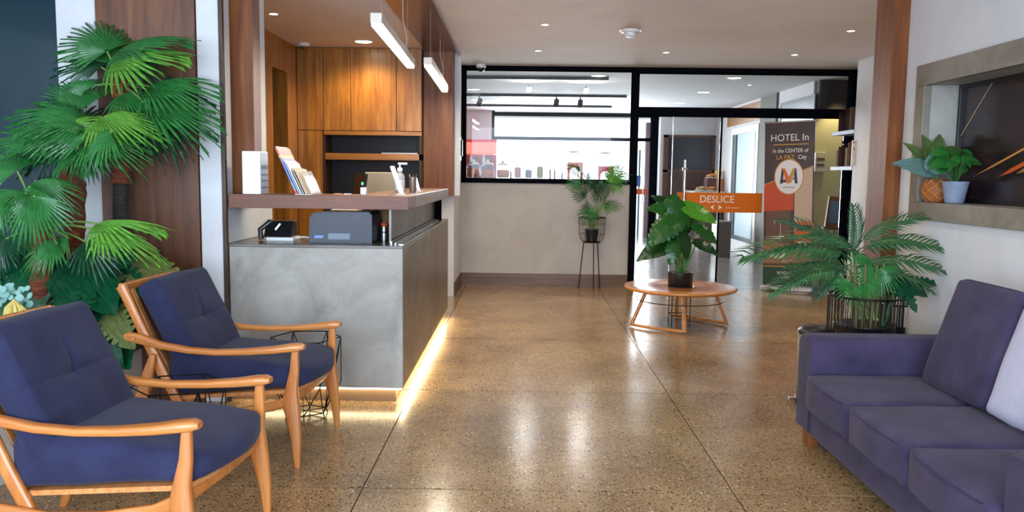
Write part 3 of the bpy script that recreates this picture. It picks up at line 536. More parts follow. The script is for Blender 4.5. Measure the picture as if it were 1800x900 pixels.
obj('paper_tray', MB().add([(-1.21, 4.98, 1.152), (-.95, 4.98, 1.152), (-.95, 5.25, 1.166), (-1.21, 5.25, 1.166), (-1.21, 4.98, 1.15), (-.95, 4.98, 1.15), (-.95, 5.25, 1.164), (-1.21, 5.25, 1.164)], [(0, 1, 2, 3), (4, 7, 6, 5), (0, 4, 5, 1), (1, 5, 6, 2), (2, 6, 7, 3), (3, 7, 4, 0)]), M_PLAST, t, label='white paper on the printer top')
obj('printer_feet', MB().box(-1.29, -.94, 4.97, 5.28, .962, .967), M_BLKP, t); obj('brand_badge', MB().obox(Vector((-1.248, 4.949, 1.0)), .055, .003, .018), plain('badge_blue', rgb(110, 140, 190), .4), t, .004)
obj('printed_label', MB().box(-1.19, -1.055, 4.948, 4.95, .985, 1.022), plain('badge_grey', rgb(120, 128, 142), .5), t); obj('tray_slot', MB().box(-1.15, -1.07, 4.947, 4.95, .966, .977), M_BLKP, t)
t = thing('thermos_flask', 'small steel flask with an orange lid right of the printer', 'flask', (-.895, 5.2, .962)); q = Vector((-.888, 5.2, .962))
obj('flask_body', MB().lathe([(.024, 0), (.025, .06), (.022, .09)], q, 18), M_STEEL, t); obj('flask_band', MB().lathe([(.0255, .05), (.0255, .058)], q, 18, False), M_BLKP, t); obj('flask_lid', MB().lathe([(.02, .09), (.022, .10), (.022, .115), (.001, .116)], q, 18), plain('lid_orange', rgb(214, 90, 40), .4), t)
tag(obj('paper_cup', MB().lathe([(.024, 0), (.034, .10), (.036, .10)], (-.90, 5.36, 1.05), 18).lathe([(.03, 0), (.03, .085)], (-.90, 5.36, .962), 18), plain('cup_kraft', rgb(190, 150, 100), .6)), 'brown paper cup stack behind the flask', 'cup')
t = thing('office_chair', 'black office chair with an orange garment behind the printer', 'chair', (-1.2, 6.1, 0))
obj('chair_back', MB().sweep([(-1.08, 5.78, .66), (-1.03, 5.8, .9), (-1.02, 5.82, 1.12), (-1.05, 5.83, 1.17)], [(.42, .05), (.44, .06), (.42, .05), (.36, .04)], (1, 0, 0)), M_BLKP, t)
obj('chair_seat', MB().cushion(.48, .46, .08, .03, .01, c=(-1.07, 5.36+.7, .5)), M_BLKP, t); obj('chair_column', MB().tube([(-1.07, 6.06, .1), (-1.07, 6.06, .47)], .03), M_STEEL, t)
for k in range(5): a = k*2*PI/5; obj('chair_foot', MB().sweep([(-1.07, 6.06, .1), (-1.07+.27*math.cos(a), 6.06+.27*math.sin(a), .05)], [(.05, .04), (.035, .03)], (0, 0, 1)).tube([(-1.07+.27*math.cos(a), 6.045+.27*math.sin(a), .03), (-1.07+.27*math.cos(a), 6.075+.27*math.sin(a), .03)], .03, 10), M_BLKP, t)
obj('garment', MB().cushion(.10, .12, .22, .03, .01, c=(-.90, 5.78, 1.04)), plain('garment_orange', rgb(210, 84, 30), .8), t, label='orange garment over the chair back')
bpy.data.objects.remove(bpy.data.objects['pen_cup'])
q = at(752, 322, 7.0); t = thing('pen_cup', 'dark pen cup with pens at the far end of the counter', 'cup', (-.93, 6.9, 1.26)); obj('cup_body', MB().lathe([(.03, 0), (.034, .08)], (-.93, 6.9, 1.26), 16), plain('cup_dark', rgb(60, 44, 36), .4), t)
for k in range(4): obj('pen', MB().tube([(-.93, 6.9, 1.265), (-.93+.03*math.cos(k*1.7), 6.9+.03*math.sin(k*1.7), 1.385)], .004, 6), plain('pen%d' % k, [rgb(170, 90, 60), rgb(40, 40, 50), rgb(190, 180, 160), rgb(120, 60, 40)][k], .4), t)
# ================================================================ LOUNGE CHAIRS (face +X)
def make_chair(label):
    t = thing('lounge_chair', label, 'chair', (0, 0, 0), 'navy wooden lounge chairs')
    def side(s):
        f = MB(); Y0, Y1 = .315*s, .288*s
        f.sweep([(.005, Y0, 0), (-.002, Y0-.004*s, .14), (-.018, Y0-.010*s, .25), (-.03, .30*s, .31), (-.024, .297*s, .38), (-.012, .292*s, .46), (-.008, Y1, .565)],
                [(.026, .026), (.030, .050), (.034, .072), (.036, .085), (.034, .060), (.030, .046), (.028, .034)])
        obj('front_leg', f, M_CHAIRZ, t)
        obj('side_rail', MB().sweep([(-.05, .30*s, .315), (-.12, .298*s, .285), (-.3, .295*s, .25), (-.5, .295*s, .232), (-.68, .295*s, .24), (-.80, .295*s, .20)], [(.028, .05), (.028, .042), (.028, .04), (.028, .05), (.028, .08), (.026, .05)]), M_CHAIRW, t)
        obj('rear_leg', MB().sweep([(-.70, .30*s, .52), (-.73, .302*s, .42), (-.775, .305*s, .25), (-.83, .31*s, .12), (-.88, .318*s, 0)], [(.026, .03), (.03, .055), (.032, .075), (.03, .055), (.026, .03)]), M_CHAIRZ, t)
        obj('back_post', MB().sweep([(-.58, .272*s, .24), (-.655, .272*s, .385), (-.74, .27*s, .57), (-.80, .268*s, .70), (-.868, .266*s, .842)], [(.03, .052), (.03, .052), (.03, .05), (.03, .045), (.032, .05)]), M_CHAIRZ, t)
        a = [(-.845, .287, .598), (-.82, .29, .602), (-.76, .296, .592), (-.66, .30, .566), (-.52, .302, .546), (-.38, .302, .541), (-.24, .30, .548), (-.11, .297, .560), (-.03, .293, .572), (.015, .291, .577), (.038, .290, .577)]
        wt = [(.020, .034), (.030, .046), (.034, .050), (.038, .036), (.044, .030), (.048, .028), (.054, .030), (.062, .034), (.070, .038), (.068, .036), (.040, .022)]
        obj('armrest', MB().sweep([(x, y*s, z) for x, y, z in a], wt, n=16, e=.55), M_CHAIRW, t)
        obj('bolt', MB().tube([(-.79, .268*s, .595), (-.79, .316*s, .595)], .009, 10), M_PLY, t)
    side(-1); side(1)
    # seat board with a bowed front
    def bow(y): return .045*(1-(y/.29)**2)
    pts = [(-.64, -.255), (-.64, .255)]+[(-.02+bow(y)*1.0, y) for y in [.285-.57*k/14 for k in range(15)]]
    mb = MB(); n = len(pts)
    def bz(x): return .372+.105*x+.02*max(0, x)
    vs = [(x, y, bz(x)) for x, y in pts]+[(x, y, bz(x)-.018) for x, y in pts]
    mb.add(vs, [tuple(range(n)), tuple(reversed(range(n, 2*n)))]+[(i, i+n, (i+1) % n+n, (i+1) % n) for i in range(n)]); obj('seat_board', mb, M_PLY, t)
    ys = [-.295+.59*k/12 for k in range(13)]
    obj('front_apron', MB().sweep([(-.04+bow(y)*.9, y, .318+.016*(1-(y/.295)**2)) for y in ys], [(.075-.035*(1-(y/.295)**4), .024) for y in ys], (0, 0, 1)), M_CHAIRW, t)
    for x, z in ((-.868, .835), (-.62, .33)): obj('cross_rail', MB().sweep([(x, -.27, z), (x-.006, 0, z), (x, .27, z)], (.04, .026), (0, 0, 1)), M_CHAIRW, t)
    for k in range(5): y = -.18+.09*k; obj('back_slat', MB().sweep([(-.64, y, .34), (-.76, y, .58), (-.872, y, .835)], (.035, .012)), M_CHAIRW, t)
    # cushions
    def wseat(p):
        q = p.copy(); k = max(0, (p.x-.0)/.34); q.x += .055*(1-(p.y/.27)**2)*k*k
        kz = p.z/.075; q.z += .10*p.x*(1-kz)/2+(-.03*p.x-.02*max(0, p.x/.33)**3)*(1+kz)/2; return q
    obj('seat_cushion', MB().cushion(.66, .525, .15, .034, .012, .0, warp=wseat, c=(-.325, 0, .415), n=18, seed=1), M_NAVY, t)
    ang = math.atan2(.22, .44); R = Matrix.Rotation(-ang, 3, 'Y')
    def wback(p):
        # local: x = thickness (front +), y lateral, z up
        q = p.copy()
        if p.x > 0:
            q.x -= .016*math.exp(-((p.y/.07)**2+(p.z/.035)**2))+.009*math.exp(-(p.z/.010)**2)*math.exp(-(p.y/.30)**2)+.009*math.exp(-(p.y/.010)**2)*math.exp(-((p.z-.05)/.09)**2)
        return R @ q
    mb = MB(); tmp = MB().cushion(.50, .53, .115, .032, .020, .004, n=56, seed=2)
    for v in tmp.v: mb.v.append(tuple(wback(Vector((v[2], v[1], -v[0])))+Vector((-.640, 0, .638))))
    mb.f = tmp.f; mb.sm = tmp.sm; obj('back_cushion', mb, M_NAVY, t)
    return t
ch = make_chair('navy cushioned wooden lounge chair in front, nearest the camera')
ch.location = (-1.045, 2.83, 0); ch.rotation_euler = (0, 0, math.radians(-5))
dup(ch, (-1.03, 4.02, 0), math.radians(-4), 'navy cushioned wooden lounge chair beside the reception desk')
# ================================================================ WIRE TABLES
def wire_table(cx, cy, a0, label):
    t = thing('wire_table', label, 'table', (cx, cy, 0), 'black geometric wire side tables')
    T = [Vector((cx+.195*math.cos(a0+k*PI/3), cy+.195*math.sin(a0+k*PI/3), .46)) for k in range(6)]
    Mi = [Vector((cx+.195*math.cos(a0+k*PI/3), cy+.195*math.sin(a0+k*PI/3), .20)) for k in range(6)]
    B = [Vector((cx+.115*math.cos(a0+(k+.5)*PI/3), cy+.115*math.sin(a0+(k+.5)*PI/3), .03)) for k in range(6)]
    r = .0028; a = MB(); a.tube(T, r*1.2, 6, True); obj('top_ring', a, M_WIRE, t); a = MB(); a.tube(B, r*1.2, 6, True)
    for k in range(3): a.tube([B[k], B[k+3]], r, 5)
    obj('bottom_ring', a, M_WIRE, t)
    for k in range(6):
        mid = (T[k]+T[(k+1) % 6])/2; mid.z = .2
        obj('side_wire', MB().tube([T[k], Mi[k], B[k], mid, B[k]], r, 5).tube([T[k], (mid+T[k])/2*1.0, mid, T[(k+1) % 6]], r, 5).tube([Mi[k], B[k-1]], r, 5), M_WIRE, t)
        obj('foot', MB().tube([B[k], B[k]+Vector(((B[k].x-cx)*.1, (B[k].y-cy)*.1, -.028))], r*1.3, 6), M_WIRE, t)
    return t
wire_table(-1.22, 4.52, .12, 'black geometric wire side table against the desk, behind the far chair')
wire_table(-1.50, 3.46, .3, 'black geometric wire side table between the two lounge chairs')
# ================================================================ SOFA
sf = thing('sofa', 'purple blue three-seat fabric sofa along the right wall', 'sofa', (1.9, 3.2, 0))
X0 = 1.485
def wbase(p): return p
obj('sofa_base', MB().box(X0+.015, 2.30, 2.3, 4.1, .075, .24), M_SOFA, sf, .02)
def arm(y0, y1):
    prof = []; r = .05
    for (cx, cz, a0) in ((y1-r, .592-r, 0), (y0+r, .592-r, PI/2)):
        for k in range(6): a = a0+k*PI/10; prof.append((cx+r*math.cos(a), cz+r*math.sin(a)))
    prof += [(y0, .09), (y1, .09)]
    mb = MB(); n = len(prof); rows = []
    for x, s_ in ((X0, .90), (X0+.012, .975), (X0+.03, 1.0), (2.28, 1.0), (2.365, .97)):
        cy, cz = (y0+y1)/2, .32; rows.append([(x, cy+(p[0]-cy)*(1-(1-s_)*1.0), cz+(p[1]-cz)*(1-(1-s_)*.45)) for p in prof])
    vs = [v for r_ in rows for v in r_]
    mb.add(vs, [(i*n+k, (i+1)*n+k, (i+1)*n+(k+1) % n, i*n+(k+1) % n) for i in range(4) for k in range(n)], True); mb.add(rows[0], [tuple(range(n))]); mb.add(rows[-1], [tuple(reversed(range(n)))])
    return mb
obj('armrest', arm(4.06, 4.245), M_SOFA, sf); obj('armrest', arm(2.22, 2.405), M_SOFA, sf)
obj('sofa_back', MB().cushion(.17, 1.9, .62, .06, .0, c=(2.285, 3.23, .40), n=10), M_SOFA, sf)
for k, (y0, y1) in enumerate(((3.515, 4.055), (2.965, 3.51), (2.41, 2.96))):
    def ws(p, k=k):
        q = p.copy(); q.x += -.022*(1-(p.y/.28)**2)*max(0, -p.x/.37)**3; q.z += .0; return q
    cc = (X0-.022+.37, (y0+y1)/2, .318); c_ = obj('seat_cushion', MB().cushion(.74, y1-y0+.004, .165, .018, .018, .004, warp=ws, c=cc, n=20, seed=k+3), M_SOFA, sf)
    a, b = .371, (y1-y0)/2+.001
    for z in (.072, -.074):
        pts = []
        for i in range(40):
            an = 2*PI*i/40; ca, sa = math.cos(an), math.sin(an); p = Vector((math.copysign(abs(ca)**.22, ca)*a, math.copysign(abs(sa)**.22, sa)*b, z)); p = ws(p); pts.append(p+Vector(cc))
        obj('piping', MB().tube(pts, .0045, 6, True), M_PIPE, c_)
def backc(yc, wdt, mat, label, lean=.30, x=2.09, z=.665, tilt=0, h=.52):
    R = Matrix.Rotation(tilt, 3, 'X') @ Matrix.Rotation(lean, 3, 'Y'); mb = MB(); tmp = MB().cushion(h, wdt, .13, .022, .026, .01, n=20, seed=yc)
    for v in tmp.v: mb.v.append(tuple(R @ Vector((-v[2], v[1], v[0]))+Vector((x, yc, z))))
    mb.f = tmp.f; mb.sm = tmp.sm; c_ = obj('back_cushion', mb, mat, sf, label=label)
    for s_ in (.048, -.048):
        pts = []
        for i in range(40):
            an = 2*PI*i/40; ca, sa = math.cos(an), math.sin(an); pts.append(R @ Vector((s_, math.copysign(abs(sa)**.2, sa)*(wdt/2+.002), math.copysign(abs(ca)**.2, ca)*(h/2+.002)))+Vector((x, yc, z)))
        obj('piping', MB().tube(pts, .0045, 6, True), M_PIPE, c_)
backc(3.62, .53, M_SOFA, None); backc(3.08, .53, M_PALE, 'pale lilac back cushion'); backc(2.54, .53, M_SOFA, None)
for x, y in ((X0+.03, 4.16), (X0+.03, 2.28), (2.28, 4.16), (2.28, 2.28)): obj('leg', MB().box(x, x+.055, y-.03, y+.055, 0, .092), M_PORTAL, sf, .003)
# pedal bin behind the sofa arm
q = Vector((1.872, 5.0, 0)); t = thing('pedal_bin', 'chrome pedal bin behind the sofa arm', 'bin', q)
obj('bin_body', MB().lathe([(.122, .02), (.125, .03), (.125, .43)], q, 30), M_STEEL, t); obj('bin_base', MB().lathe([(.13, 0), (.13, .022), (.12, .026)], q, 30), M_BLKP, t); obj('bin_lid', MB().lathe([(.128, .43), (.130, .45), (.10, .475), (.001, .485)], q, 30), M_BLKP, t)
obj('pedal', MB().box(q.x-.19, q.x-.11, q.y-.05, q.y-.0, .02, .032), M_CHROME, t, .003)
# ================================================================ LEAVES
def add_mesh(name, mb, mat): me = mb.mesh(name); me.materials.append(mat); return me
def fan_leaf(n=22, spread=2.1, droop=.25, seed=0, split=.5):
    rnd = random.Random(seed); mb = MB(); da = 2*spread/n
    def bend(r, a, up):
        L = 1-.22*abs(a/spread)**2
        x, y = r*L*math.cos(a), r*L*math.sin(a); return Vector((x, y, up-droop*(r*L)**2*(1+.25*math.sin(3*a+seed))))
    for i in range(n):
        a = -spread+da*(i+.5); k = 1+rnd.uniform(-.12, .06); tz = rnd.uniform(-.14, .03)
        e = da/2; rows = [(.04, e, .0), (.3, e*.98, .012), (split, e*.92, .02), (.78*k, e*.50, .016+tz*.4), (1.0*k, .0, tz)]
        vs = []
        for r, h_, u in rows:
            vs += [bend(r, a-h_, 0 if r < .6 else tz*.4), bend(r, a, u), bend(r, a+h_, 0 if r < .6 else tz*.4)]
        fs = []
        for j in range(len(rows)-1): b = j*3; fs += [(b, b+3, b+4, b+1), (b+1, b+4, b+5, b+2)]
        mb.add(vs, fs, False)
    return mb
def broad_leaf(notch=0, wmax=.36, seed=0, fold=.12, droop=.25, heart=.12, nt_=24):
    rnd = random.Random(seed); mb = MB(); rows = []
    for i in range(nt_+1):
        t = i/nt_; x = t*(1+heart)-heart*(1-t)
        w_ = wmax*(math.sin(PI*min(1, (t+.06)/1.06)**.72)**.8) if t < 1 else 0
        wv = w_
        if notch and .18 < t < .86 and (i % 3 == 0): wv = w_*(.55 if notch == 1 else .8)
        if i == 0: w_ = wv = wmax*.35
        rows.append((x, w_, wv))
    vs = []
    for x, w_, wv in rows:
        for s_ in (-1, -.5, 0, .5, 1):
            ww = wv*s_ if abs(s_) == 1 else w_*s_*.8; back = -.10*abs(s_)*heart/.12 if x < .25 else 0
            vs.append(Vector((x+back*(.25-x)*2+.05*abs(s_), ww, fold*abs(ww)-droop*x*x-.55*ww*ww+.012*math.sin(x*26+s_*2)*abs(s_))))
    mb.add(vs, [(i*5+k, (i+1)*5+k, (i+1)*5+k+1, i*5+k+1) for i in range(nt_) for k in range(4)], True)
    mb.tube([Vector((x, 0, .004-droop*x*x)) for x, _, _ in rows[2:]], [.008*(1-.8*i/len(rows)) for i in range(len(rows)-2)], 5)
    return mb
def frond(n=17, ll=.34, droop=.35, seed=0, curl=.0):
    "pinnate frond, unit length"
    rnd = random.Random(seed); mb = MB()
    def spine(t): return Vector((t, 0, .42*droop*math.sin(t*PI*.9)-droop*t*t))
    mb.tube([spine(i/12) for i in range(13)], [.009*(1-.8*i/12)+.001 for i in range(13)], 5)
    for i in range(n):
        t = .22+.78*i/(n-1)
        for s_ in (-1, 1):
            L = ll*(math.sin(PI*(t-.1)/1.05)**.6)*(1+rnd.uniform(-.08, .08)) if t < 1 else ll*.4
            p = spine(t); fw = .55+.5*t; d = Vector((math.sin(fw)*1.0, s_*math.cos(fw), -.18-.25*rnd.random())).normalized(); wv = Vector((-d.y, d.x, 0)).normalized()*.021*s_
            q1 = p+d*L*.45+Vector((0, 0, .02)); q2 = p+d*L+Vector((0, 0, -.12*L-.05*L))
            mb.add([p-wv*.4, p+wv*.4, q1-wv, q1+Vector((0, 0, .008)), q1+wv, q2], [(0, 2, 3), (0, 3, 1), (1, 3, 4), (2, 5, 3), (3, 5, 4)], False)
    return mb
FSP = [add_mesh('fan_leaf', fan_leaf(15, 1.5, .3, k+20, .26), mt_) for k, mt_ in enumerate((L_PALM, L_PALM2, L_PALM3))]
FAN = [add_mesh('fan_leaf', fan_leaf(24, 1.75-.15*k, .30+.08*k, k, .52), L_PALM) for k in range(4)]
FANB = [add_mesh('fan_leaf', fan_leaf(24, 1.5, .34, k+5), L_PALM2) for k in range(2)]
FAND = [add_mesh('fan_leaf', fan_leaf(22, 1.6, .4, k+9), L_PALM3) for k in range(2)]
def petiole(parent, a, b, r=.006, mat=None, sag=.1):
    a, b = Vector(a), Vector(b); m_ = (a+b)/2+Vector((0, 0, sag*(b-a).length)); pts = []
    for i in range(7): t = i/6; pts.append(a*(1-t)**2+m_*2*t*(1-t)+b*t*t)
    return obj('leaf_stalk', MB().tube(pts, [r*(1-.4*i/6) for i in range(7)], 6), mat or L_STEM, parent)
# ---- planter
pl = thing('planter_box', 'long white planter box with a wooden rim behind the chairs', 'planter', (-3.2, 3.5, 0))
obj('planter_wall', MB().box(-2.34, -2.285, .3, 4.77, 0, .33).box(-4.9, -2.285, .25, .3, 0, .33), M_WHITE, pl); obj('planter_rim', MB().box(-2.37, -2.272, .22, 4.77, .33, .425), M_PANEL, pl, .003)
obj('soil', MB().box(-4.9, -2.34, .3, 4.85, 0, .36), M_SOIL, pl)
def trunk(pts, rr, parent, mat=M_TRUNK, name='trunk', rough=.012):
    pts = [Vector(p) for p in pts]; P = []; Rr = []
    for i in range(len(pts)-1):
        for j in range(6):
            t = j/6; P.append(pts[i].lerp(pts[i+1], t)); Rr.append((rr[i]*(1-t)+rr[i+1]*t)+rough*random.uniform(-.4, .6)*(1 if (j % 2) else .2))
    P.append(pts[-1]); Rr.append(rr[-1]); return obj(name, MB().tube(P, Rr, 14), mat, parent)
def fans(root, crown, Yc, specs, stalk_r=.008):
    cw = at(*crown, Yc)
    for kind, hub, tip, Yh, Yt, nx, *wd_ in specs:
        H_ = at(*hub, Yh); T_ = at(*tip, Yt); me = random.choice({'g': FAN, 'b': FANB, 'd': FAND}[kind])
        up = wd_[0] if wd_ else .85; n_ = Vector((nx, -.5, up)); place(me, 'palm_leaf', H_, T_, n_, root, wid=wd_[1] if len(wd_) > 1 else .9); petiole(root, cw, H_, stalk_r)
fa = thing('fan_palm', 'middle fan palm with the widest crown and a red brown trunk', 'plant', (-2.47, 4.4, .36))
trunk([(-2.47, 4.4, .36), at(128, 430, 4.42), at(132, 395, 4.4), at(126, 330, 4.38), at(125, 285, 4.36)], [.05, .055, .05, .07, .055], fa)
fans(fa, (125, 290), 4.36, [('g', (138, 212), (20, 165), 4.2, 4.1, -.1), ('g', (120, 235), (15, 225), 4.12, 4.0, .1), ('g', (150, 190), (90, 110), 4.4, 4.45, -.2), ('b', (178, 205), (270, 222), 4.2, 4.1, .2), ('g', (160, 240), (62, 205), 4.1, 4.05, 0), ('g', (165, 245), (245, 262), 4.15, 4.05, .1),
    ('g', (195, 232), (110, 275), 4.05, 3.95, 0), ('d', (155, 255), (175, 305), 4.2, 4.1, 0), ('d', (110, 260), (30, 270), 4.3, 4.3, 0), ('b', (110, 225), (170, 190), 4.15, 4.2, .1), ('g', (85, 255), (-25, 205), 4.3, 4.35, 0), ('d', (140, 225), (70, 150), 4.45, 4.5, -.1), ('g', (150, 222), (45, 185), 4.15, 4.0, -.3), ('g', (140, 262), (70, 290), 4.15, 4.0, -.2), ('d', (175, 240), (235, 215), 4.4, 4.4, .2)])
fb = thing('fan_palm', 'rear fan palm against the brown panel with a black banded trunk', 'plant', (-2.36, 4.62, .36))
trunk([(-2.36, 4.62, .36), at(212, 450, 4.62), at(212, 322, 4.62)], [.042, .042, .042], fb, mottled('trunk_black', rgb(18, 16, 14), rgb(38, 34, 30), rgb(56, 50, 42), 12, .8, (1, 1, 8), .5, .05), 'lower_trunk', .004)
trunk([at(212, 322, 4.62), at(212, 300, 4.62), at(214, 262, 4.62)], [.056, .048, .045], fb, M_TRUNK, 'trunk_collar', .004); trunk([at(214, 262, 4.62), at(216, 220, 4.62), at(218, 150, 4.6), at(216, 110, 4.58)], [.045, .045, .06, .04], fb)
fans(fb, (214, 150), 4.58, [('g', (188, 90), (118, 22), 4.6, 4.62, -.3), ('d', (178, 118), (104, 82), 4.6, 4.62, -.2), ('g', (212, 88), (312, 42), 4.5, 4.4, .2), ('b', (205, 105), (312, 72), 4.4, 4.3, .1), ('d', (225, 100), (292, 138), 4.6, 4.55, .2),
    ('g', (262, 152), (362, 128), 4.5, 4.4, .2), ('d', (268, 160), (368, 165), 4.62, 4.6, .2), ('g', (262, 190), (376, 196), 4.45, 4.35, .2), ('d', (268, 198), (370, 228), 4.6, 4.55, .2), ('g', (170, 150), (100, 120), 4.5, 4.5, 0), ('g', (215, 165), (290, 190), 4.5, 4.45, .2), ('g', (190, 110), (150, 50), 4.65, 4.7, -.2), ('d', (235, 215), (330, 235), 4.65, 4.65, .2)])
fc = thing('fan_palm', 'nearest small fan palm on a short red trunk above the cactus', 'plant', (-2.46, 4.1, .36))
trunk([(-2.46, 4.1, .36), at(73, 540, 4.12), at(74, 440, 4.1), at(72, 380, 4.08)], [.055, .055, .05, .062], fc); trunk([at(80, 455, 4.12), at(110, 425, 4.12), at(135, 412, 4.1)], [.045, .035, .02], fc, name='side_branch')
fans(fc, (73, 400), 4.08, [('g', (52, 328), (10, 405), 3.85, 3.7, -.2), ('g', (62, 318), (128, 352), 3.95, 3.9, .2), ('g', (30, 300), (-45, 262), 4.0, 4.05, -.2), ('g', (10, 340), (-60, 400), 3.8, 3.7, 0), ('b', (170, 393), (276, 372), 3.95, 3.85, .1, 1.6, .6), ('b', (180, 408), (276, 426), 3.9, 3.8, .1, 1.6, .6), ('g', (100, 428), (20, 462), 3.9, 3.8, 0), ('d', (10, 420), (-40, 480), 4.0, 3.95, 0), ('g', (120, 418), (60, 445), 3.95, 3.9, 0), ('d', (40, 350), (85, 300), 4.15, 4.2, 0), ('g', (45, 340), (-15, 330), 3.8, 3.7, -.1), ('g', (60, 345), (55, 420), 3.8, 3.65, .1), ('d', (150, 425), (215, 455), 4.0, 3.95, .1)])
# ---- split leaf plants low in the planter
MON = [add_mesh('monstera_leaf', broad_leaf(1, .38, k, .2), L_MON) for k in range(2)]; MONG = add_mesh('monstera_leaf', broad_leaf(1, .40, 5), L_MONG); MONP = add_mesh('monstera_leaf', broad_leaf(0, .46, 7), L_MON)
mo = thing('split_leaf_plant', 'low glossy split leaf plant behind the far lounge chair', 'plant', at(170, 600, 4.3))
for me, h_, t_, Y in ((MONG, (212, 462), (302, 478), 4.35), (MON[0], (165, 455), (120, 490), 4.2), (MONP, (130, 470), (185, 520), 4.1), (MON[0], (150, 470), (200, 450), 4.3), (MON[1], (115, 505), (110, 560), 4.0), (MONP, (165, 500), (120, 545), 4.15), (MON[1], (180, 500), (225, 535), 4.25),
                    (MON[0], (165, 530), (205, 585), 4.1), (MON[1], (185, 480), (235, 500), 4.3), (MONP, (205, 550), (165, 600), 4.2), (MON[0], (150, 560), (190, 620), 4.15), (MON[1], (205, 520), (228, 580), 4.4), (MONP, (118, 460), (95, 500), 4.15), (MONP, (240, 470), (285, 500), 4.45), (MON[0], (150, 520), (125, 565), 3.98), (MONG, (190, 548), (215, 592), 4.05), (MONP, (180, 580), (210, 625), 4.2)):
    H_ = at(*h_, Y+.05); place(me, 'split_leaf', H_, at(*t_, Y-.12), (random.uniform(-.5, .5), -.7, random.uniform(.4, .9)), mo); petiole(mo, Vector((-2.5, 4.25, .36)), H_, .005, L_STEMD, .0)
m2 = thing('broad_leaf_plant', 'low broad leaf plant at the left edge behind the cactus', 'plant', at(30, 560, 4.2))
for me, h_, t_, Y in ((MONP, (35, 455), (55, 530), 4.1), (MON[0], (15, 440), (-30, 500), 4.1), (MON[1], (25, 490), (-5, 550), 4.2), (MONP, (60, 490), (95, 545), 4.25), (MON[0], (20, 430), (75, 440), 4.35)):
    H_ = at(*h_, Y+.05); place(me, 'broad_leaf', H_, at(*t_, Y-.1), (random.uniform(-.3, .3), -.85, .5), m2); petiole(m2, Vector((-2.75, 4.2, .36)), H_, .005, L_STEMD, .0)
eu = thing('eucalyptus_sprig', 'pale eucalyptus sprigs with round blue green leaves', 'plant', at(20, 560, 3.9)); M_EU = plain('eucalyptus', rgb(128, 172, 162), .5)
disc = MB().lathe([(.001, .004), (.6, .0), (1.0, .02)], n=10, capb=False); disc = add_mesh('round_leaf', disc, M_EU)
for k in range(5):
    b = Vector((-2.62+.01*k, 3.85, .36)); tp = at(2+k*12, 512+6*(k % 3), 3.75); petiole(eu, b, tp, .003, L_STEMD, .05)
    for j in range(6):
        q = at(2+k*11+random.uniform(-7, 7), 505+j*6+random.uniform(-4, 4), 3.72+random.uniform(-.03, .03)); place(disc, 'round_leaf', q, q+Vector((random.uniform(.5, 1), random.uniform(-.3, .3), random.uniform(-.4, .4))).normalized()*random.uniform(.011, .019), (random.uniform(-.4, .4), -1, random.uniform(.2, .9)), eu)
ca = thing('column_cactus', 'pair of yellow ribbed column cacti behind the front chair', 'plant', at(28, 560, 3.6)); M_CAC = mottled('cactus_yellow', rgb(176, 154, 70), rgb(206, 186, 104), rgb(222, 206, 136), 18, .7, bump=.3)
for px, py, r_ in ((24, 526, .042), (38, 537, .036)):
    tp = at(px, py, 3.62); mb = MB(); rows = 12; vs = []; n = 24
    for i in range(rows+1):
        t = i/rows; z = .36+(tp.z-.36)*t; k = r_*(math.sqrt(max(0, 1-max(0, (t-.82)/.18)**2)))
        for j in range(n): a = 2*PI*j/n; rr = max(.001, k*(1+.12*(1 if j % 2 else -1))); vs.append((tp.x+rr*math.cos(a), tp.y+rr*math.sin(a), z))
    mb.add(vs, [(i*n+j, i*n+(j+1) % n, (i+1)*n+(j+1) % n, (i+1)*n+j) for i in range(rows) for j in range(n)], False); obj('cactus_column', mb, M_CAC, ca)
# ================================================================ COFFEE TABLE
T0 = Vector((1.50, 7.56, 0)); R_ = .525; ZT = .372
ct = thing('coffee_table', 'round orange brown wooden coffee table with bent runner legs', 'table', T0)
obj('table_top', MB().lathe([(.12, ZT-.03), (R_-.03, ZT-.034), (R_-.008, ZT-.026), (R_, ZT-.015), (R_-.004, ZT-.004), (R_-.02, ZT), (.13, ZT), (.12, ZT-.004), (.12, ZT-.03)], T0, 56, False), M_TABLE, ct)
F1 = [onz(1110, 574, 0), onz(1203, 587, 0)]; F2 = [onz(1277, 573, 0), onz(1188, 559, 0)]
for F_ in (F1, F2):
    tops = []
    for p in F_: d = (p-T0); d.z = 0; tops.append(T0+d*.70+Vector((0, 0, ZT-.03)))
    a, b = F_; a.z = b.z = .022; m_ = (a+b)/2; m_ += (m_-T0).normalized()*.07; m_.z = .022
    run = [a*(1-t)**2+m_*2*t*(1-t)+b*t*t for t in [k/10 for k in range(11)]]
    for p in run: p.z = .022
    obj('runner', MB().sweep(run, (.028, .032), (0, 0, 1)), M_TABLE, ct)
    for p, tp in zip(F_, tops):
        obj('leg', MB().sweep([p+Vector((0, 0, -.012)), p+(tp-p)*.08, tp], [(.036, .03), (.038, .032), (.034, .03)], (-(p-T0).y, (p-T0).x, 0)), M_TABLE, ct)
ring = [T0+Vector((.405*math.cos(2*PI*k/40), .405*math.sin(2*PI*k/40), .245)) for k in range(40)]
obj('wire_ring', MB().tube(ring, .004, 6, True), M_WIRE, ct)
ps = thing('wire_pot_stand', 'black wire stand standing under the coffee table centre', 'stand', T0)
cs = [T0+Vector((.12*math.cos(a), .12*math.sin(a), 0)) for a in (PI*.25, PI*.75, PI*1.25, PI*1.75)]
for c_ in cs: obj('rod', MB().tube([c_, c_+Vector((0, 0, .33))], .0045, 6), M_WIRE, ps)
for z in (.31, .10): obj('hoop', MB().tube([c_+Vector((0, 0, z)) for c_ in cs], .004, 6, True), M_WIRE, ps)
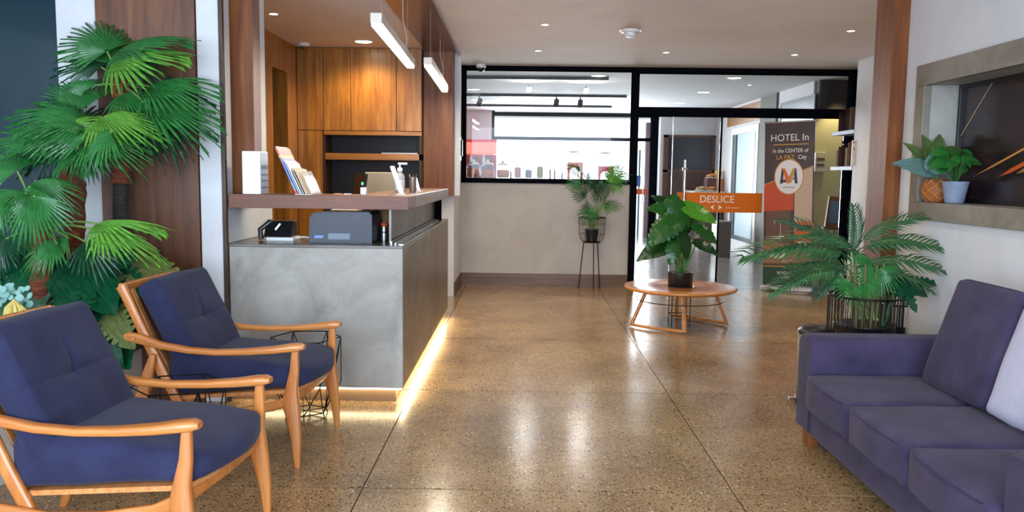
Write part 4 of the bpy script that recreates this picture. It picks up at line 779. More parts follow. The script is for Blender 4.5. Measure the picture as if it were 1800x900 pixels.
obj('stand_plate', MB().lathe([(.001, .32), (.115, .32), (.115, .33), (.001, .331)], T0, 24, False), M_WIRE, ps)
pt = thing('potted_plant', 'broad arrow leaf plant in a black pot on the coffee table', 'plant', T0+Vector((0, 0, .332)))
obj('pot', MB().lathe([(.100, .334), (.112, .345), (.116, .50), (.117, .505), (.109, .505), (.107, .49), (.001, .488)], T0, 36), M_BLKP, pt)
CAL = [add_mesh('arrow_leaf', broad_leaf(2, .50, k, .1, .35, .16), L_CAL) for k in range(3)]
CALB = add_mesh('arrow_leaf', broad_leaf(0, .46, 4, .1, .3, .16), leafmat('bright_leaf', rgb(44, 128, 20), rgb(104, 176, 46), .3, .35)); CALD = add_mesh('arrow_leaf', broad_leaf(0, .42, 6, .1, .4, .16), leafmat('dim_leaf', rgb(12, 46, 16), rgb(30, 76, 28), .25, .2))
for me, h_, t_, Y, nx in ((CAL[0], (1180, 352), (1208, 385), 7.4, -.2), (CAL[1], (1200, 372), (1157, 358), 7.5, .0), (CAL[0], (1178, 385), (1142, 420), 7.35, -.3), (CAL[1], (1190, 388), (1150, 415), 7.3, 0), (CALB, (1208, 362), (1254, 378), 7.4, .3), (CAL[2], (1224, 394), (1258, 414), 7.4, .3),
                         (CALD, (1180, 425), (1132, 440), 7.4, -.2), (CALD, (1225, 425), (1258, 436), 7.5, .3), (CAL[1], (1184, 428), (1180, 456), 7.3, 0), (CALD, (1198, 410), (1212, 445), 7.35, .1), (CALD, (1170, 408), (1205, 430), 7.4, .1), (CALD, (1190, 372), (1165, 345), 7.65, 0), (CALD, (1210, 390), (1245, 400), 7.6, 0), (CALD, (1200, 400), (1155, 425), 7.6, 0)):
    H_ = at(*h_, Y); place(me, 'arrow_leaf', H_, at(*t_, Y-.08), (nx, -.8, .6), pt, wid=.85); petiole(pt, T0+Vector((random.uniform(-.04, .04), random.uniform(-.04, .04), .48)), H_, .008, plain('stalk_mid', rgb(84, 128, 60), .45), .0)
# ================================================================ PLANT STAND BY THE BACK WALL
q0 = onz(1037, 502, 0); q0 = Vector((.89, 10.0-.02, 0))
zt0 = at(1040, 382, 9.96).z; zb0 = at(1040, 425, 9.96).z; cx = at(1040, 400, 9.96).x; q0 = Vector((cx, 9.92, 0))
st = thing('wire_plant_stand', 'tall black wire basket stand on three thin legs before the low wall', 'stand', q0)
for k in range(3):
    a = -PI/2+k*2*PI/3+.15; obj('leg', MB().tube([q0+Vector((.155*math.cos(a), .155*math.sin(a), 0)), q0+Vector((.10*math.cos(a), .10*math.sin(a), zb0))], .0065, 6), M_WIRE, st)
rt, zt = .165, zt0
bp = [(.105, zb0), (.135, zb0+.03), (.158, zb0+.10), (rt, zt)]
for k in range(20):
    a = k*2*PI/20; obj('basket_rib', MB().tube([q0+Vector((r_*math.cos(a), r_*math.sin(a), z)) for r_, z in bp], .0022, 4), M_WIRE, st)
for r_, z, tk in ((rt, zt, .006), (.105, zb0, .006), (.158, zb0+.10, .0022), (.162, zt-.08, .0022)): obj('basket_ring', MB().tube([q0+Vector((r_*math.cos(a), r_*math.sin(a), z)) for a in [2*PI*k/28 for k in range(28)]], tk, 6, True), M_WIRE, st)
obj('basket_floor', MB().lathe([(.001, zb0), (.105, zb0), (.105, zb0+.004)], q0, 24, False), M_WIRE, st)
sp = thing('potted_palm', 'small fan palm in a black pot inside the wire stand', 'plant', q0+Vector((0, 0, zb0)))
obj('pot', MB().lathe([(.065, .006), (.085, .15), (.088, .16), (.08, .16), (.001, .15)], q0+Vector((0, 0, zb0)), 24), M_BLKP, sp)
for kind, h_, t_, Y in (('d', (1020, 298), (1002, 290), 9.9), ('g', (1022, 322), (1000, 318), 9.85), ('d', (1030, 345), (1012, 330), 9.8), ('d', (1052, 325), (1056, 350), 9.8), ('b', (1075, 322), (1078, 296), 9.8), ('g', (1078, 318), (1100, 305), 9.85), ('g', (1062, 362), (1086, 357), 9.85), ('g', (1040, 372), (1052, 385), 9.8), ('d', (1035, 375), (1028, 362), 9.85), ('b', (1078, 325), (1094, 332), 9.8), ('d', (1045, 330), (1030, 308), 9.85), ('g', (1068, 315), (1088, 292), 9.9), ('g', (1044, 370), (1022, 382), 9.8), ('d', (1058, 318), (1048, 335), 9.8), ('g', (1084, 310), (1070, 330), 9.85)):
    H_ = at(*h_, Y); T_ = at(*t_, Y-.05); T_ = H_+(T_-H_)*1.25; place(FSP['gbd'.index(kind)], 'palm_leaf', H_, T_, (random.uniform(-.4, .4), -.6, .6), sp, wid=.75); petiole(sp, q0+Vector((random.uniform(-.03, .03), 0, zb0+.15)), H_, .005, L_STEM, .02)
# ================================================================ WIRE BASKET PLANTERS BY THE RIGHT POST
def wire_planter(c, r_, h_, n, label, name='wire_basket_planter', potr=.0):
    t = thing(name, label, 'planter', c)
    for k in range(n): a = k*2*PI/n; obj('basket_rib', MB().tube([c+Vector((r_*.93*math.cos(a), r_*.93*math.sin(a), .0)), c+Vector((r_*math.cos(a), r_*math.sin(a), .05)), c+Vector((r_*math.cos(a), r_*math.sin(a), h_))], .0028, 5), M_WIRE, t)
    for z, rr in ((.006, r_*.93), (h_*.5, r_), (h_, r_)): obj('basket_ring', MB().tube([c+Vector((rr*math.cos(a), rr*math.sin(a), z)) for a in [2*PI*k/32 for k in range(32)]], .006 if z > .1 else .004, 6, True), M_WIRE, t)
    obj('inner_pot', MB().lathe([(.001, .004), (r_*.72, .006), (r_*.82, h_*.77), (r_*.84, h_*.78), (r_*.78, h_*.78), (.001, h_*.72)], c, 28, False), M_BLKP, t); return t
bc = Vector((1.975, 4.60, 0)); wire_planter(bc, .2, .735, 44, 'large black wire basket planter holding the areca palm')
zz = at(1580, 536, 5.03).z; wire_planter(Vector((at(1582, 536, 5.03).x-.0, 5.06, 0)), .085, zz, 20, 'small black wire basket planter between the large one and the wall', potr=.05)
FR = [add_mesh('areca_frond', frond(18, .30, .32, k), L_ARECA) for k in range(3)]; FRD = add_mesh('areca_frond', frond(18, .32, .4, 8), leafmat('areca_dark', rgb(24, 66, 44), rgb(60, 104, 70), .3, .15))
ar = thing('areca_palm', 'large areca palm with long feathery fronds in the wire basket planter', 'plant', bc+Vector((0, 0, .44)))
for k in range(9): a = k*.7; obj('cane', MB().tube([bc+Vector((.05*math.cos(a), .05*math.sin(a), .44)), bc+Vector((.07*math.cos(a), .07*math.sin(a), .74)), bc+Vector((.09*math.cos(a), .09*math.sin(a), .92))], [.009, .008, .005], 7), plain('cane_tan', rgb(96, 92, 52), .5), ar)
for kind, h_, t_, Yh, Yt, nz in ((0, (1478, 455), (1345, 408), 4.7, 4.5, 1), (1, (1470, 480), (1372, 482), 4.6, 4.45, 1), (3, (1475, 450), (1408, 372), 4.9, 4.9, .9), (0, (1492, 440), (1420, 392), 4.6, 4.5, 1), (3, (1498, 440), (1512, 378), 4.8, 4.7, .3), (0, (1515, 430), (1602, 366), 4.8, 4.7, 1),
                                (1, (1520, 440), (1648, 408), 4.75, 4.6, 1), (2, (1518, 445), (1618, 412), 4.9, 4.85, 1), (0, (1522, 470), (1655, 448), 4.7, 4.55, 1), (3, (1480, 470), (1440, 440), 4.95, 5.0, .6), (1, (1490, 480), (1410, 442), 4.8, 4.7, 1), (3, (1500, 450), (1455, 400), 4.95, 4.95, .6), (2, (1530, 480), (1636, 485), 4.6, 4.5, 1), (3, (1488, 470), (1442, 500), 4.7, 4.6, .8)):
    H_ = at(*h_, Yh); T_ = at(*t_, Yt); H0 = H_+(H_-T_)*.18; place(FRD if kind == 3 else FR[kind], 'areca_frond', H0, T_, (0, -.55, nz), ar); petiole(ar, bc+Vector((random.uniform(-.06, .06), random.uniform(-.06, .06), .6)), H0+(T_-H0)*.1, .006, plain('stalk_pale', rgb(140, 150, 90), .45), .02)
for h_, t_, Y in (((1545, 470), (1562, 522), 4.55), ((1520, 500), (1545, 520), 4.5), ((1500, 500), (1480, 520), 4.55), ((1530, 455), (1515, 480), 4.7)):
    place(FAN[0], 'palm_leaf', at(*h_, Y), at(*t_, Y-.1), (.0, -.8, .6), ar)
mr = thing('monstera_plant', 'glossy split leaf plant beside the areca palm at the wall', 'plant', bc+Vector((.13, .0, .44)))
for me, h_, t_, Y in ((MON[0], (1585, 500), (1640, 490), 4.75), (MONP, (1560, 485), (1625, 505), 4.65), (MON[1], (1575, 500), (1612, 535), 4.6), (MONP, (1540, 470), (1510, 440), 4.9)):
    place(me, 'split_leaf', at(*h_, Y), at(*t_, Y-.1), (.0, -.6, .8), mr); petiole(mr, bc+Vector((.1, 0, .5)), at(*h_, Y), .006, L_STEMD, .1)
# ================================================================ NICHE POTS
def ztop(px, py, Y): return at(px, py, Y).z
c1 = Vector((at(1633, 340, 4.74).x+.0, 4.74, 1.265)); c1.x = 2.446; c1.y = 4.808; c2 = Vector((2.468, 4.652, 1.265))
t = thing('twine_pot', 'round orange twine wound pot with grey green leaves in the niche', 'plant', c1)
obj('pot', MB().lathe([(.05, .002), (.072, .025), (.080, .065), (.073, .11), (.058, .135), (.053, .135), (.048, .11), (.001, .10)], c1, 28), plain('twine_core', rgb(150, 86, 40), .7), t)
for k in range(16):
    a0 = k*2*PI/16; pts = []
    for j in range(15):
        tt = j/14; z = .004+.13*tt; prof = [(0, .051), (.18, .073), (.48, .082), (.8, .074), (1, .059)]
        for (a_, ra), (b_, rb) in zip(prof, prof[1:]):
            if a_ <= tt <= b_: rr = ra+(rb-ra)*(tt-a_)/(b_-a_)
        an = a0+tt*1.9*(1 if k % 2 else -1); pts.append(c1+Vector((rr*math.cos(an), rr*math.sin(an), z)))
    obj('twine', MB().tube(pts, .0042, 5), plain('twine_orange', rgb(186, 112, 56), .65), t)
TL = add_mesh('grey_leaf', broad_leaf(0, .34, 3, .15, .25), L_TEAL); TG = add_mesh('dark_leaf', broad_leaf(0, .30, 9, .15, .5), leafmat('leaf_mixed', rgb(36, 76, 52), rgb(120, 140, 70), .35, .15))
for me, h_, t_, Y in ((TL, (1640, 300), (1588, 280), 4.7), (TL, (1635, 296), (1660, 262), 4.66), (TG, (1640, 290), (1640, 242), 4.8), (TG, (1645, 280), (1660, 240), 4.8), (TG, (1630, 290), (1612, 250), 4.82), (TL, (1640, 300), (1670, 290), 4.62), (TG, (1648, 285), (1690, 252), 4.78)):
    place(me, 'leaf', at(*h_, Y), at(*t_, Y), (.1, -.7, .6), t, wid=1.1); petiole(t, c1+Vector((0, 0, .1)), at(*h_, Y), .004, L_STEM, .02)
t = thing('ceramic_pot_plant', 'bushy green plant in a pale blue grey pot in the niche', 'plant', c2)
obj('pot', MB().lathe([(.046, .002), (.051, .01), (.070, .118), (.072, .125), (.066, .125), (.063, .11), (.001, .105)], c2, 32), mottled('blue_glaze', rgb(120, 132, 152), rgb(138, 150, 170), rgb(160, 170, 186), 9, .4), t)
GL = [add_mesh('green_leaf', broad_leaf(0, .36, 11+k, .15, .35), leafmat('niche_green%d' % k, rgb(22, 84, 34), rgb(56, 128, 50), .3, .2)) for k in range(2)]
for k in range(22):
    hx, hy = 1676+random.uniform(-22, 22), 284+random.uniform(-22, 14); Y = 4.60+random.uniform(-.08, .10); a = random.uniform(0, 2*PI)
    if k == 20: hx, hy, a = 1700, 285, -.1
    H_ = at(hx, hy, Y); L_ = random.uniform(18, 30); T_ = at(hx+L_*math.cos(a), hy+abs(L_*math.sin(a))*.5-3, Y-.03); place(GL[k % 2], 'leaf', H_, T_, (.1, -.7, .8), t, wid=1.15); petiole(t, c2+Vector((0, 0, .1)), H_, .0035, L_STEMD, .03)
# ================================================================ BANNER, SHELVES, SIGN (right of the entrance)
A = at(1341, 500, 10.02); B = at(1427, 515, 9.72); A.z = B.z = 0; W = (B-A).length; ang = math.atan2(B.y-A.y, B.x-A.x)
bn = thing('rollup_banner', 'brown and orange printed roll-up banner before the glass', 'banner', (0, 0, 0))
HB = 2.06
def bx(name, x0, x1, z0, z1, mat, y=-.001, th=.001): return obj(name, MB().box(x0, x1, y-th, y, z0, z1), mat, bn)
box('banner_sheet', (0, W, 0, .002, .07, HB), mottled('banner_brown', rgb(52, 34, 30), rgb(64, 44, 40), rgb(80, 56, 48), 5, .4), bn)
obj('banner_base', MB().box(-.02, W+.02, -.05, .07, 0, .065), M_STEEL, bn, .015); obj('base_cap', MB().tube([(W+.02, .01, .035), (W+.045, .01, .035)], .05, 18), plain('cap_blue', rgb(40, 66, 120), .4), bn); obj('top_bar', MB().tube([(-.01, .0, HB), (W+.02, .0, HB)], .011, 8), M_STEEL, bn)
obj('support_pole', MB().tube([(W/2, .045, .06), (W/2, .01, HB)], .008, 8), M_STEEL, bn)
def poly(name, pts, mat, y, th=.001): return obj(name, MB().prism(pts, 'y', y-th, y), mat, bn)
poly('orange_field', [(0, 1.30), (W*.6, 1.42), (W*.6, 1.0), (0, .98)], plain('banner_orange', rgb(196, 70, 20), .45), -.001); poly('cream_field', [(W*.62, 1.45), (W*.97, 1.52), (W*.97, .86), (W*.62, .86)], plain('banner_cream', rgb(196, 170, 146), .45), -.001)
poly('gold_line', [(0, 1.315), (0, 1.30), (W, 1.52), (W, 1.535)], plain('banner_gold', rgb(196, 140, 60), .45), -.002)
poly('photo_wall', [(0.03, .98), (W*.55, 1.0), (W*.55, .33), (.03, .33)], plain('photo_brown', rgb(104, 72, 54), .45), -.001); poly('photo_cabinet', [(W*.62, .86), (W, .86), (W, .6), (W*.62, .6)], plain('photo_orange', rgb(214, 92, 30), .45), -.001); poly('photo_niche', [(W*.68, .82), (W*.96, .82), (W*.96, .76), (W*.68, .76)], M_BLKP, -.0025)
poly('photo_table', [(0, .62), (W, .55), (W, .36), (0, .34)], plain('photo_counter', rgb(150, 106, 74), .45), -.002)
def disc_(x, z, rx, rz, mat, y, nm='round_print'): poly(nm, [(x+rx*math.cos(2*PI*k/28), z+rz*math.sin(2*PI*k/28)) for k in range(28)], mat, y)
M_CREAM = plain('print_cream', rgb(222, 208, 190), .45)
disc_(W*.28, .46, .10, .055, M_CREAM, -.0035, 'printed_basin'); disc_(W*.56, .53, .065, .035, M_CREAM, -.0035, 'printed_basin'); disc_(W*.8, .60, .06, .03, M_CREAM, -.0035, 'printed_basin')
obj('printed_tap', MB().tube([(W*.35, -.004, .62), (W*.35, -.004, .82), (W*.32, -.004, .86), (W*.24, -.004, .86), (W*.21, -.004, .82)], .006, 6), plain('tap_print', rgb(190, 180, 172), .4), bn)
poly('green_foot', [(0, .07), (W, .07), (W, .36), (W*.7, .30), (0, .30)], plain('banner_green', rgb(26, 62, 40), .45), -.002); poly('gold_line', [(0, .30), (W*.7, .30), (W, .36), (W, .372), (W*.7, .312), (0, .312)], MATS['banner_gold'], -.003)
disc_(W*.5, 1.40, .175, .215, MATS['banner_gold'], -.0035, 'logo_ring'); disc_(W*.5, 1.40, .163, .203, plain('logo_white', rgb(226, 222, 224), .45), -.005, 'logo_disc')
M_LD = plain('logo_dark', rgb(52, 40, 52), .45); M_LN = plain('logo_navy', rgb(34, 52, 84), .45); M_LO = plain('logo_orange', rgb(216, 100, 32), .45); c = W*.5
poly('logo_letter', [(c-.105, 1.32), (c-.072, 1.32), (c-.065, 1.37), (c-.02, 1.37), (c-.028, 1.335), (c-.07, 1.335), (c-.058, 1.49), (c-.085, 1.50)], M_LD, -.0065)
poly('logo_letter', [(c-.078, 1.505), (c-.05, 1.505), (c, 1.405), (c, 1.32), (c-.03, 1.33)], M_LO, -.0068); poly('logo_letter', [(c+.078, 1.505), (c+.05, 1.505), (c, 1.405), (c, 1.32), (c+.03, 1.33)], MATS['banner_gold'], -.0068)
poly('logo_letter', [(c+.105, 1.32), (c+.072, 1.32), (c+.065, 1.37), (c+.03, 1.37), (c+.03, 1.385), (c+.063, 1.385), (c+.058, 1.505), (c+.085, 1.505)], M_LN, -.0065)
poly('logo_leg', [(c-.06, 1.505), (c-.085, 1.505), (c-.105, 1.32), (c-.07, 1.32)], M_LD, -.0064)
obj('logo_caption', MB().box(c-.07, c+.07, -.0065, -.005, 1.268, 1.28), plain('caption_grey', rgb(150, 146, 150), .5), bn)
M_PW = plain('print_white', rgb(236, 230, 226), .45)
text('lettering', 'HOTEL In', .118, (W*.5, -.003, 1.87), M_PW, bn, xs=.92); bx('rule', W*.17, W*.88, 1.785, 1.797, MATS['banner_gold'], -.002)
text('lettering', 'In the CENTER of', .066, (W*.52, -.003, 1.715), M_PW, bn, xs=.85); text('lettering', 'LA PAZ', .078, (W*.42, -.003, 1.635), plain('print_gold', rgb(206, 150, 40), .45), bn, xs=.85); text('lettering', 'City', .072, (W*.76, -.003, 1.635), M_PW, bn, xs=.8)
text('lettering', 'ROOMS', .05, (W*.44, -.0035, .225), M_PW, bn); text('lettering', 'SUITES', .042, (W*.44, -.0035, .165), M_PW, bn); text('small_logo', 'M', .06, (W*.86, -.0035, .15), M_PW, bn)
bn.location = A; bn.rotation_euler = (0, -.028, ang)
# wall shelves with books
def bookshelf(zt, label, seq, nm):
    t = thing('wall_shelf', label, 'shelf', (3.98, 9.75, zt)); box('shelf_board', (3.80, 4.10, 9.42, 10.08, zt-.045, zt), plain('shelf_blue', rgb(136, 146, 168), .5), t, .002)
    y = 9.50
    for k, (th, h_, col, dp) in enumerate(seq):
        b = thing('book', '%s book, %s on the %s' % (col[1], ('nearest', 'second', 'third', 'fourth', 'fifth', 'farthest')[min(k, 5)], nm), 'book', (3.9, y, zt), 'books on the wall shelves'); x1 = 3.84+.0
        box('cover', (x1, x1+dp, y, y+th, zt, zt+h_), plain('book_'+col[1].replace(' ', '_'), rgb(*col[0]), .9, 0, .02), b, .002); box('pages', (x1+.004, x1+dp+.001, y+.004, y+th-.004, zt+.004, zt+h_+.0005), M_CREAM, b); y += th+.012
BR, TN, BK, RD, GY, IV = ((62, 34, 22), 'brown'), ((108, 86, 64), 'tan'), ((24, 18, 18), 'black'), ((78, 32, 22), 'russet'), ((74, 70, 64), 'grey'), ((150, 138, 116), 'ivory')
bookshelf(1.96, 'upper pale blue wall shelf with books beside the glass entrance', [(.09, .25, GY, .2), (.08, .27, TN, .2), (.10, .25, BR, .2), (.10, .26, BK, .2), (.08, .24, RD, .2)], 'upper shelf')
bookshelf(1.54, 'lower pale blue wall shelf with books above the framed board', [(.09, .27, BR, .2), (.07, .28, TN, .2), (.06, .22, IV, .2), (.08, .26, BK, .2), (.10, .24, RD, .2), (.06, .2, IV, .2)], 'lower shelf')
t = thing('wall_sign', 'small red and white notice on the white wall edge', 'sign', (3.76, 9.37, 1.55)); a = at(1498, 247, 9.36); b = at(1512, 292, 9.36)
obj('sign_plate', MB().box(a.x, b.x, 9.355, 9.365, b.z, a.z), M_PLAST, t, .001); M_RED = plain('sign_red', rgb(196, 40, 40), .5)
cx_ = (a.x+b.x)/2; cz_ = (a.z+b.z)/2
obj('red_symbol', MB().tube([(cx_+.03*math.cos(k*PI/8), 9.353, cz_+.05+.03*math.sin(k*PI/8)) for k in range(16)], .005, 5, True).box(cx_-.006, cx_+.006, 9.35, 9.355, cz_+.03, cz_+.09).box(cx_-.035, cx_+.035, 9.35, 9.355, cz_-.02, cz_-.008), M_RED, t)
obj('red_bars', MB().add([(cx_-.035, 9.353, cz_-.12), (cx_-.02, 9.353, cz_-.12), (cx_+.035, 9.353, cz_-.04), (cx_+.02, 9.353, cz_-.04)], [(0, 1, 2, 3)]).add([(cx_+.035, 9.353, cz_-.12), (cx_+.02, 9.353, cz_-.12), (cx_-.035, 9.353, cz_-.04), (cx_-.02, 9.353, cz_-.04)], [(0, 1, 2, 3)]).box(a.x+.004, b.x-.004, 9.352, 9.355, a.z-.03, a.z-.015), M_RED, t)
# ================================================================ BEYOND THE GLASS
struct('wall_cafe_left', 'white left wall of the cafe', M_WHITE, (-3.2, -3.05, BY+.1, 17.4, 0, CZ), (-3.2, -.83, BY+.0, BY+.12, 0, CZ), (-3.1, -.66, 17.2, 17.4, 0, CZ), cat='wall')
fc_ = struct('window_3', 'bright street window of the cafe with dark mullions', M_BLACK, (-.66, 2.86, 17.25, 17.33, 2.62, 2.70), (-.66, 2.72, 17.25, 17.33, 2.12, 2.19), (-.66, -.60, 17.25, 17.33, 0, CZ), (2.70, 2.86, 17.22, 17.36, 0, CZ), (2.28, 2.33, 17.25, 17.33, 0, 2.16))
box('window_pane', (-.6, 2.28, 17.28, 17.29, 0, 2.12), M_GLASS, fc_); box('window_pane', (-.6, 2.7, 17.28, 17.29, 2.19, 2.62), M_GLASS, fc_); lf = box('glass_door_leaf', (2.33, 2.70, 17.28, 17.29, 0, 2.12), M_GLASS, fc_)
box('orange_band', (2.33, 2.68, 17.265, 17.27, 1.0, 1.12), plain('orange_band_far', rgb(214, 96, 50), .5), lf); obj('door_handle', MB().tube([(2.56, 17.2, .8), (2.56, 17.2, 1.7)], .018, 8), M_CHROME, lf)
struct('pavement', 'pale pavement outside the street window', plain('paving', rgb(200, 198, 192), .9), (-30, 35, 19.5, 60, -.3, -.1), cat='pavement')
t = thing('street_sign_post', 'thin teal street sign post with a blue plate outside the door', 'sign', (2.55, 19.0, -.006)); q = at(1124, 300, 19.0); obj('post', MB().tube([(q.x, 19.0, -.006), (q.x, 19.0, 2.0)], .022, 8), plain('teal_post', rgb(60, 120, 130), .5), t); box('sign_plate', (q.x-.08, q.x+.03, 18.97, 18.99, 1.15, 1.4), plain('blue_plate', rgb(60, 100, 170), .5), t)
q = at(1136, 300, 18.6); struct('wall_street', 'brown street pillar outside the glass door', plain('pillar_mauve', rgb(120, 100, 100), .7), (q.x-.03, q.x+.18, 18.5, 18.7, -.006, 2.6), cat='pillar')
# hall
struct('wall_hall_back', 'white back wall of the hall', M_WHITE, (2.86, 4.2, 17.0, 17.2, 0, CZ), cat='wall')
struct('wall_hall_right', 'right wall of the hall', M_WHITE, (4.0, 4.15, 15.6, 17.0, 0, CZ), (4.0, 4.15, 11.36, 12.9, 0, CZ), (4.0, 4.15, 13.75, 15.6, 2.3, CZ), (4.6, 4.7, 13.5, 15.8, 0, CZ), cat='wall')
struct('column_hall', 'grey pilaster on the right wall of the hall', plain('grey_pilaster', rgb(92, 91, 84), .7), (3.97, 4.15, 12.9, 13.75, 0, CZ), cat='column')
struct('trim_7', 'wood panel high on the hall wall', M_CAB, (3.985, 4.0, 13.8, 16.0, 2.36, 2.68), cat='trim')
struct('wall_hall_end', 'cream wall beside the entrance lit from above', plain('cream_paint', rgb(206, 196, 150), .7), (4.0, 5.3, 11.2, 11.35, 0, 2.26), cat='wall'); struct('trim_8', 'dark brown wall panel above the cream wall', plain('dark_brown_panel', rgb(52, 42, 38), .8), (4.02, 5.3, 11.19, 11.35, 2.26, CZ), cat='trim')
struct('wall_hall_outer', 'outer wall of the hall recess', M_WHITE, (5.2, 5.35, BY, 11.35, 0, CZ), (4.1, 5.35, BY-.02, BY+.1, 0, CZ), cat='wall')
struct('trim_9', 'black panel behind the wall shelves', M_BLACK, (4.088, 4.10, 9.3, BY-.03, 0, CZ), cat='trim')
l = spot('wall_washer_lamp', (4.27, 10.95, CZ-.1), 26, (1, .86, .5), 70, .6, (math.radians(12), 0, 0))
t = thing('hall_window', 'dark rimmed interior window high in the hall wall', 'window', (4.0, 12, 2.4)); obj('rim', MB().box(3.985, 4.0, 11.25, 12.75, 2.50, 2.54).box(3.985, 4.0, 12.71, 12.75, 2.1, 2.5).box(3.985, 4.0, 11.25, 11.29, 2.1, 2.5), plain('rim_grey', rgb(70, 72, 78), .5), t); box('glass_panel', (3.99, 3.998, 11.29, 12.71, 2.1, 2.5), plain('mirror_pane', rgb(150, 156, 160), .15, .3), t)
wn = thing('display_board', 'dark board in a brown wooden frame on the hall back wall', 'board', (3.45, 17, 1)); a = at(1167, 237, 16.97); b = at(1251, 400, 16.97)
obj('board_frame', MB().box(a.x, a.x+.09, 16.93, 17.0, .45, a.z).box(b.x-.05, b.x, 16.93, 17.0, .45, a.z).box(a.x, b.x, 16.93, 17.0, a.z-.05, a.z).box(a.x, b.x, 16.93, 17.0, 1.48, 1.53), plain('frame_brown', rgb(92, 62, 44), .5), wn); box('upper_panel', (a.x+.09, b.x-.05, 16.95, 17.0, 1.53, a.z-.05), plain('panel_slate', rgb(40, 40, 50), .25), wn); box('lower_panel', (a.x+.09, b.x-.05, 16.95, 17.0, .45, 1.48), plain('panel_umber', rgb(74, 48, 42), .4), wn)
hd = thing('hall_door', 'white framed glass door standing in the hall side wall', 'door', (4.0, 14.6, 0)); obj('door_frame', MB().box(3.96, 4.06, 13.78, 13.9, 0, 2.3).box(3.96, 4.06, 15.45, 15.58, 0, 2.3).box(3.96, 4.06, 13.9, 15.45, 2.18, 2.3).box(3.97, 4.05, 13.9, 15.45, 0, .24), M_PLAST, hd, .003)
obj('door_sash', MB().box(3.98, 4.03, 13.9, 14.05, .24, 2.18).box(3.98, 4.03, 15.25, 15.45, .24, 2.18).box(3.98, 4.03, 14.05, 15.25, .24, .32), plain('sash_teal', rgb(40, 66, 76), .4), hd); box('frosted_pane', (4.0, 4.01, 14.05, 15.25, .32, 2.18), plain('frosted_glass', rgb(196, 220, 232), .3), hd)
bf = thing('buffet_counter', 'brown buffet counter at the end of the hall', 'counter', (3.85, 16.5, 0)); box('counter_body', (3.52, 3.96, 16.0, 16.9, .08, 1.06), plain('buffet_brown', rgb(82, 56, 50), .5), bf, .005); box('counter_base', (3.5, 3.97, 15.98, 16.9, 0, .08), M_PLAST, bf); box('counter_slab', (3.38, 3.97, 15.9, 16.9, 1.06, 1.11), plain('slab_pale', rgb(196, 190, 180), .3), bf, .005)
for k, (x0, x1, cc_, lb) in enumerate(((3.66, 3.82, rgb(76, 44, 38), 'dark brown riser box on the buffet'), (3.83, 3.98, rgb(176, 112, 60), 'light wood riser box on the buffet'))):
    tag(box('riser_box', (x0, x1, 16.1, 16.4, 1.11, 1.36), plain('riser%d' % k, cc_, .5)), lb, 'box')
def plate(x, y, z, n, col, label, rr=.11):
    t = thing('food_plate', label, 'plate', (x, y, z), 'plates of food on the buffet'); obj('plate', MB().lathe([(rr*.5, 0), (rr, .02), (rr, .024), (rr*.5, .01), (.001, .01)], (x, y, z), 20), M_PLAST, t)
    for k in range(n): a = k*2.4; r_ = rr*.6*math.sqrt((k+.5)/n); obj('food_piece', MB().cushion(.06, .05, .045, .02, .004, c=(x+r_*math.cos(a), y+r_*math.sin(a), z+.035+.02*(k % 3)), n=4), plain('food'+str(col), col, .6), t)
plate(3.74, 16.2, 1.36, 9, rgb(214, 140, 84), 'plate of orange pastries on the dark riser'); plate(3.52, 16.05, 1.11, 7, rgb(190, 160, 120), 'plate of small rolls low on the buffet edge'); plate(3.70, 16.0, 1.11, 7, rgb(206, 130, 76), 'plate of orange bites low before the dark riser')
tag(obj('bread_basket', MB().lathe([(.05, 0), (.075, .12)], (3.90, 16.2, 1.36), 18).cushion(.12, .1, .06, .02, .01, c=(3.90, 16.2, 1.49), n=6), plain('bread', rgb(220, 180, 100), .6)), 'yellow basket of bread on the light riser', 'basket')
gb = thing('grey_bin', 'tall grey bin standing in the hall before the buffet', 'bin', (3.57, 14.3, 0)); a = at(1259, 400, 14.2); b = at(1283, 400, 14.2); box('bin_body', (a.x, b.x, 14.1, 14.5, .0, .60), plain('bin_grey', rgb(84, 76, 72), .5), gb, .006); box('bin_panel', (a.x-.006, a.x, 14.1, 14.5, .3, .60), M_PLAST, gb); box('bin_lid', (a.x-.008, b.x+.006, 14.09, 14.5, .60, .625), plain('bin_lid_grey', rgb(120, 116, 112), .4), gb)
ea = thing('board_easel', 'small framed board on a wooden easel beyond the glass', 'easel', at(1460, 500, 10.7)); a = at(1450, 346, 10.65); b = at(1484, 398, 10.65); R3 = Matrix.Rotation(.0, 3, 'X')
def quadslab(p0, p1, p2, p3, th): return MB().add([p0, p1, p2, p3]+[p+Vector((0, th, 0)) for p in (p0, p1, p2, p3)], [(0, 1, 2, 3), (7, 6, 5, 4), (0, 4, 5, 1), (1, 5, 6, 2), (2, 6, 7, 3), (3, 7, 4, 0)])
P4 = [at(1450, 398, 10.6), at(1476, 402, 10.6), at(1486, 347, 10.72), at(1458, 345, 10.72)]; obj('board_frame', quadslab(*P4, .03), plain('easel_wood', rgb(128, 78, 44), .5), ea); I4 = [P4[0].lerp(P4[2], .14), P4[1].lerp(P4[3], .14), P4[2].lerp(P4[0], .14), P4[3].lerp(P4[1], .14)]
obj('board_screen', quadslab(*[p-Vector((0, .004, 0)) for p in I4], .003), plain('board_blue', rgb(96, 118, 140), .2), ea)
for p, q in (((1455, 398), (1440, 497)), ((1474, 400), (1478, 500)), ((1465, 398), (1462, 492))): 
    a = at(*p, 10.62); b = at(*q, 10.62); b.z = 0; obj('easel_leg', MB().tube([a, b], .014, 6), MATS['easel_wood'], ea)
box('easel_ledge', (at(1445, 400, 10.6).x, at(1480, 400, 10.6).x, 10.55, 10.62, P4[0].z-.04, P4[0].z-.005), MATS['easel_wood'], ea)
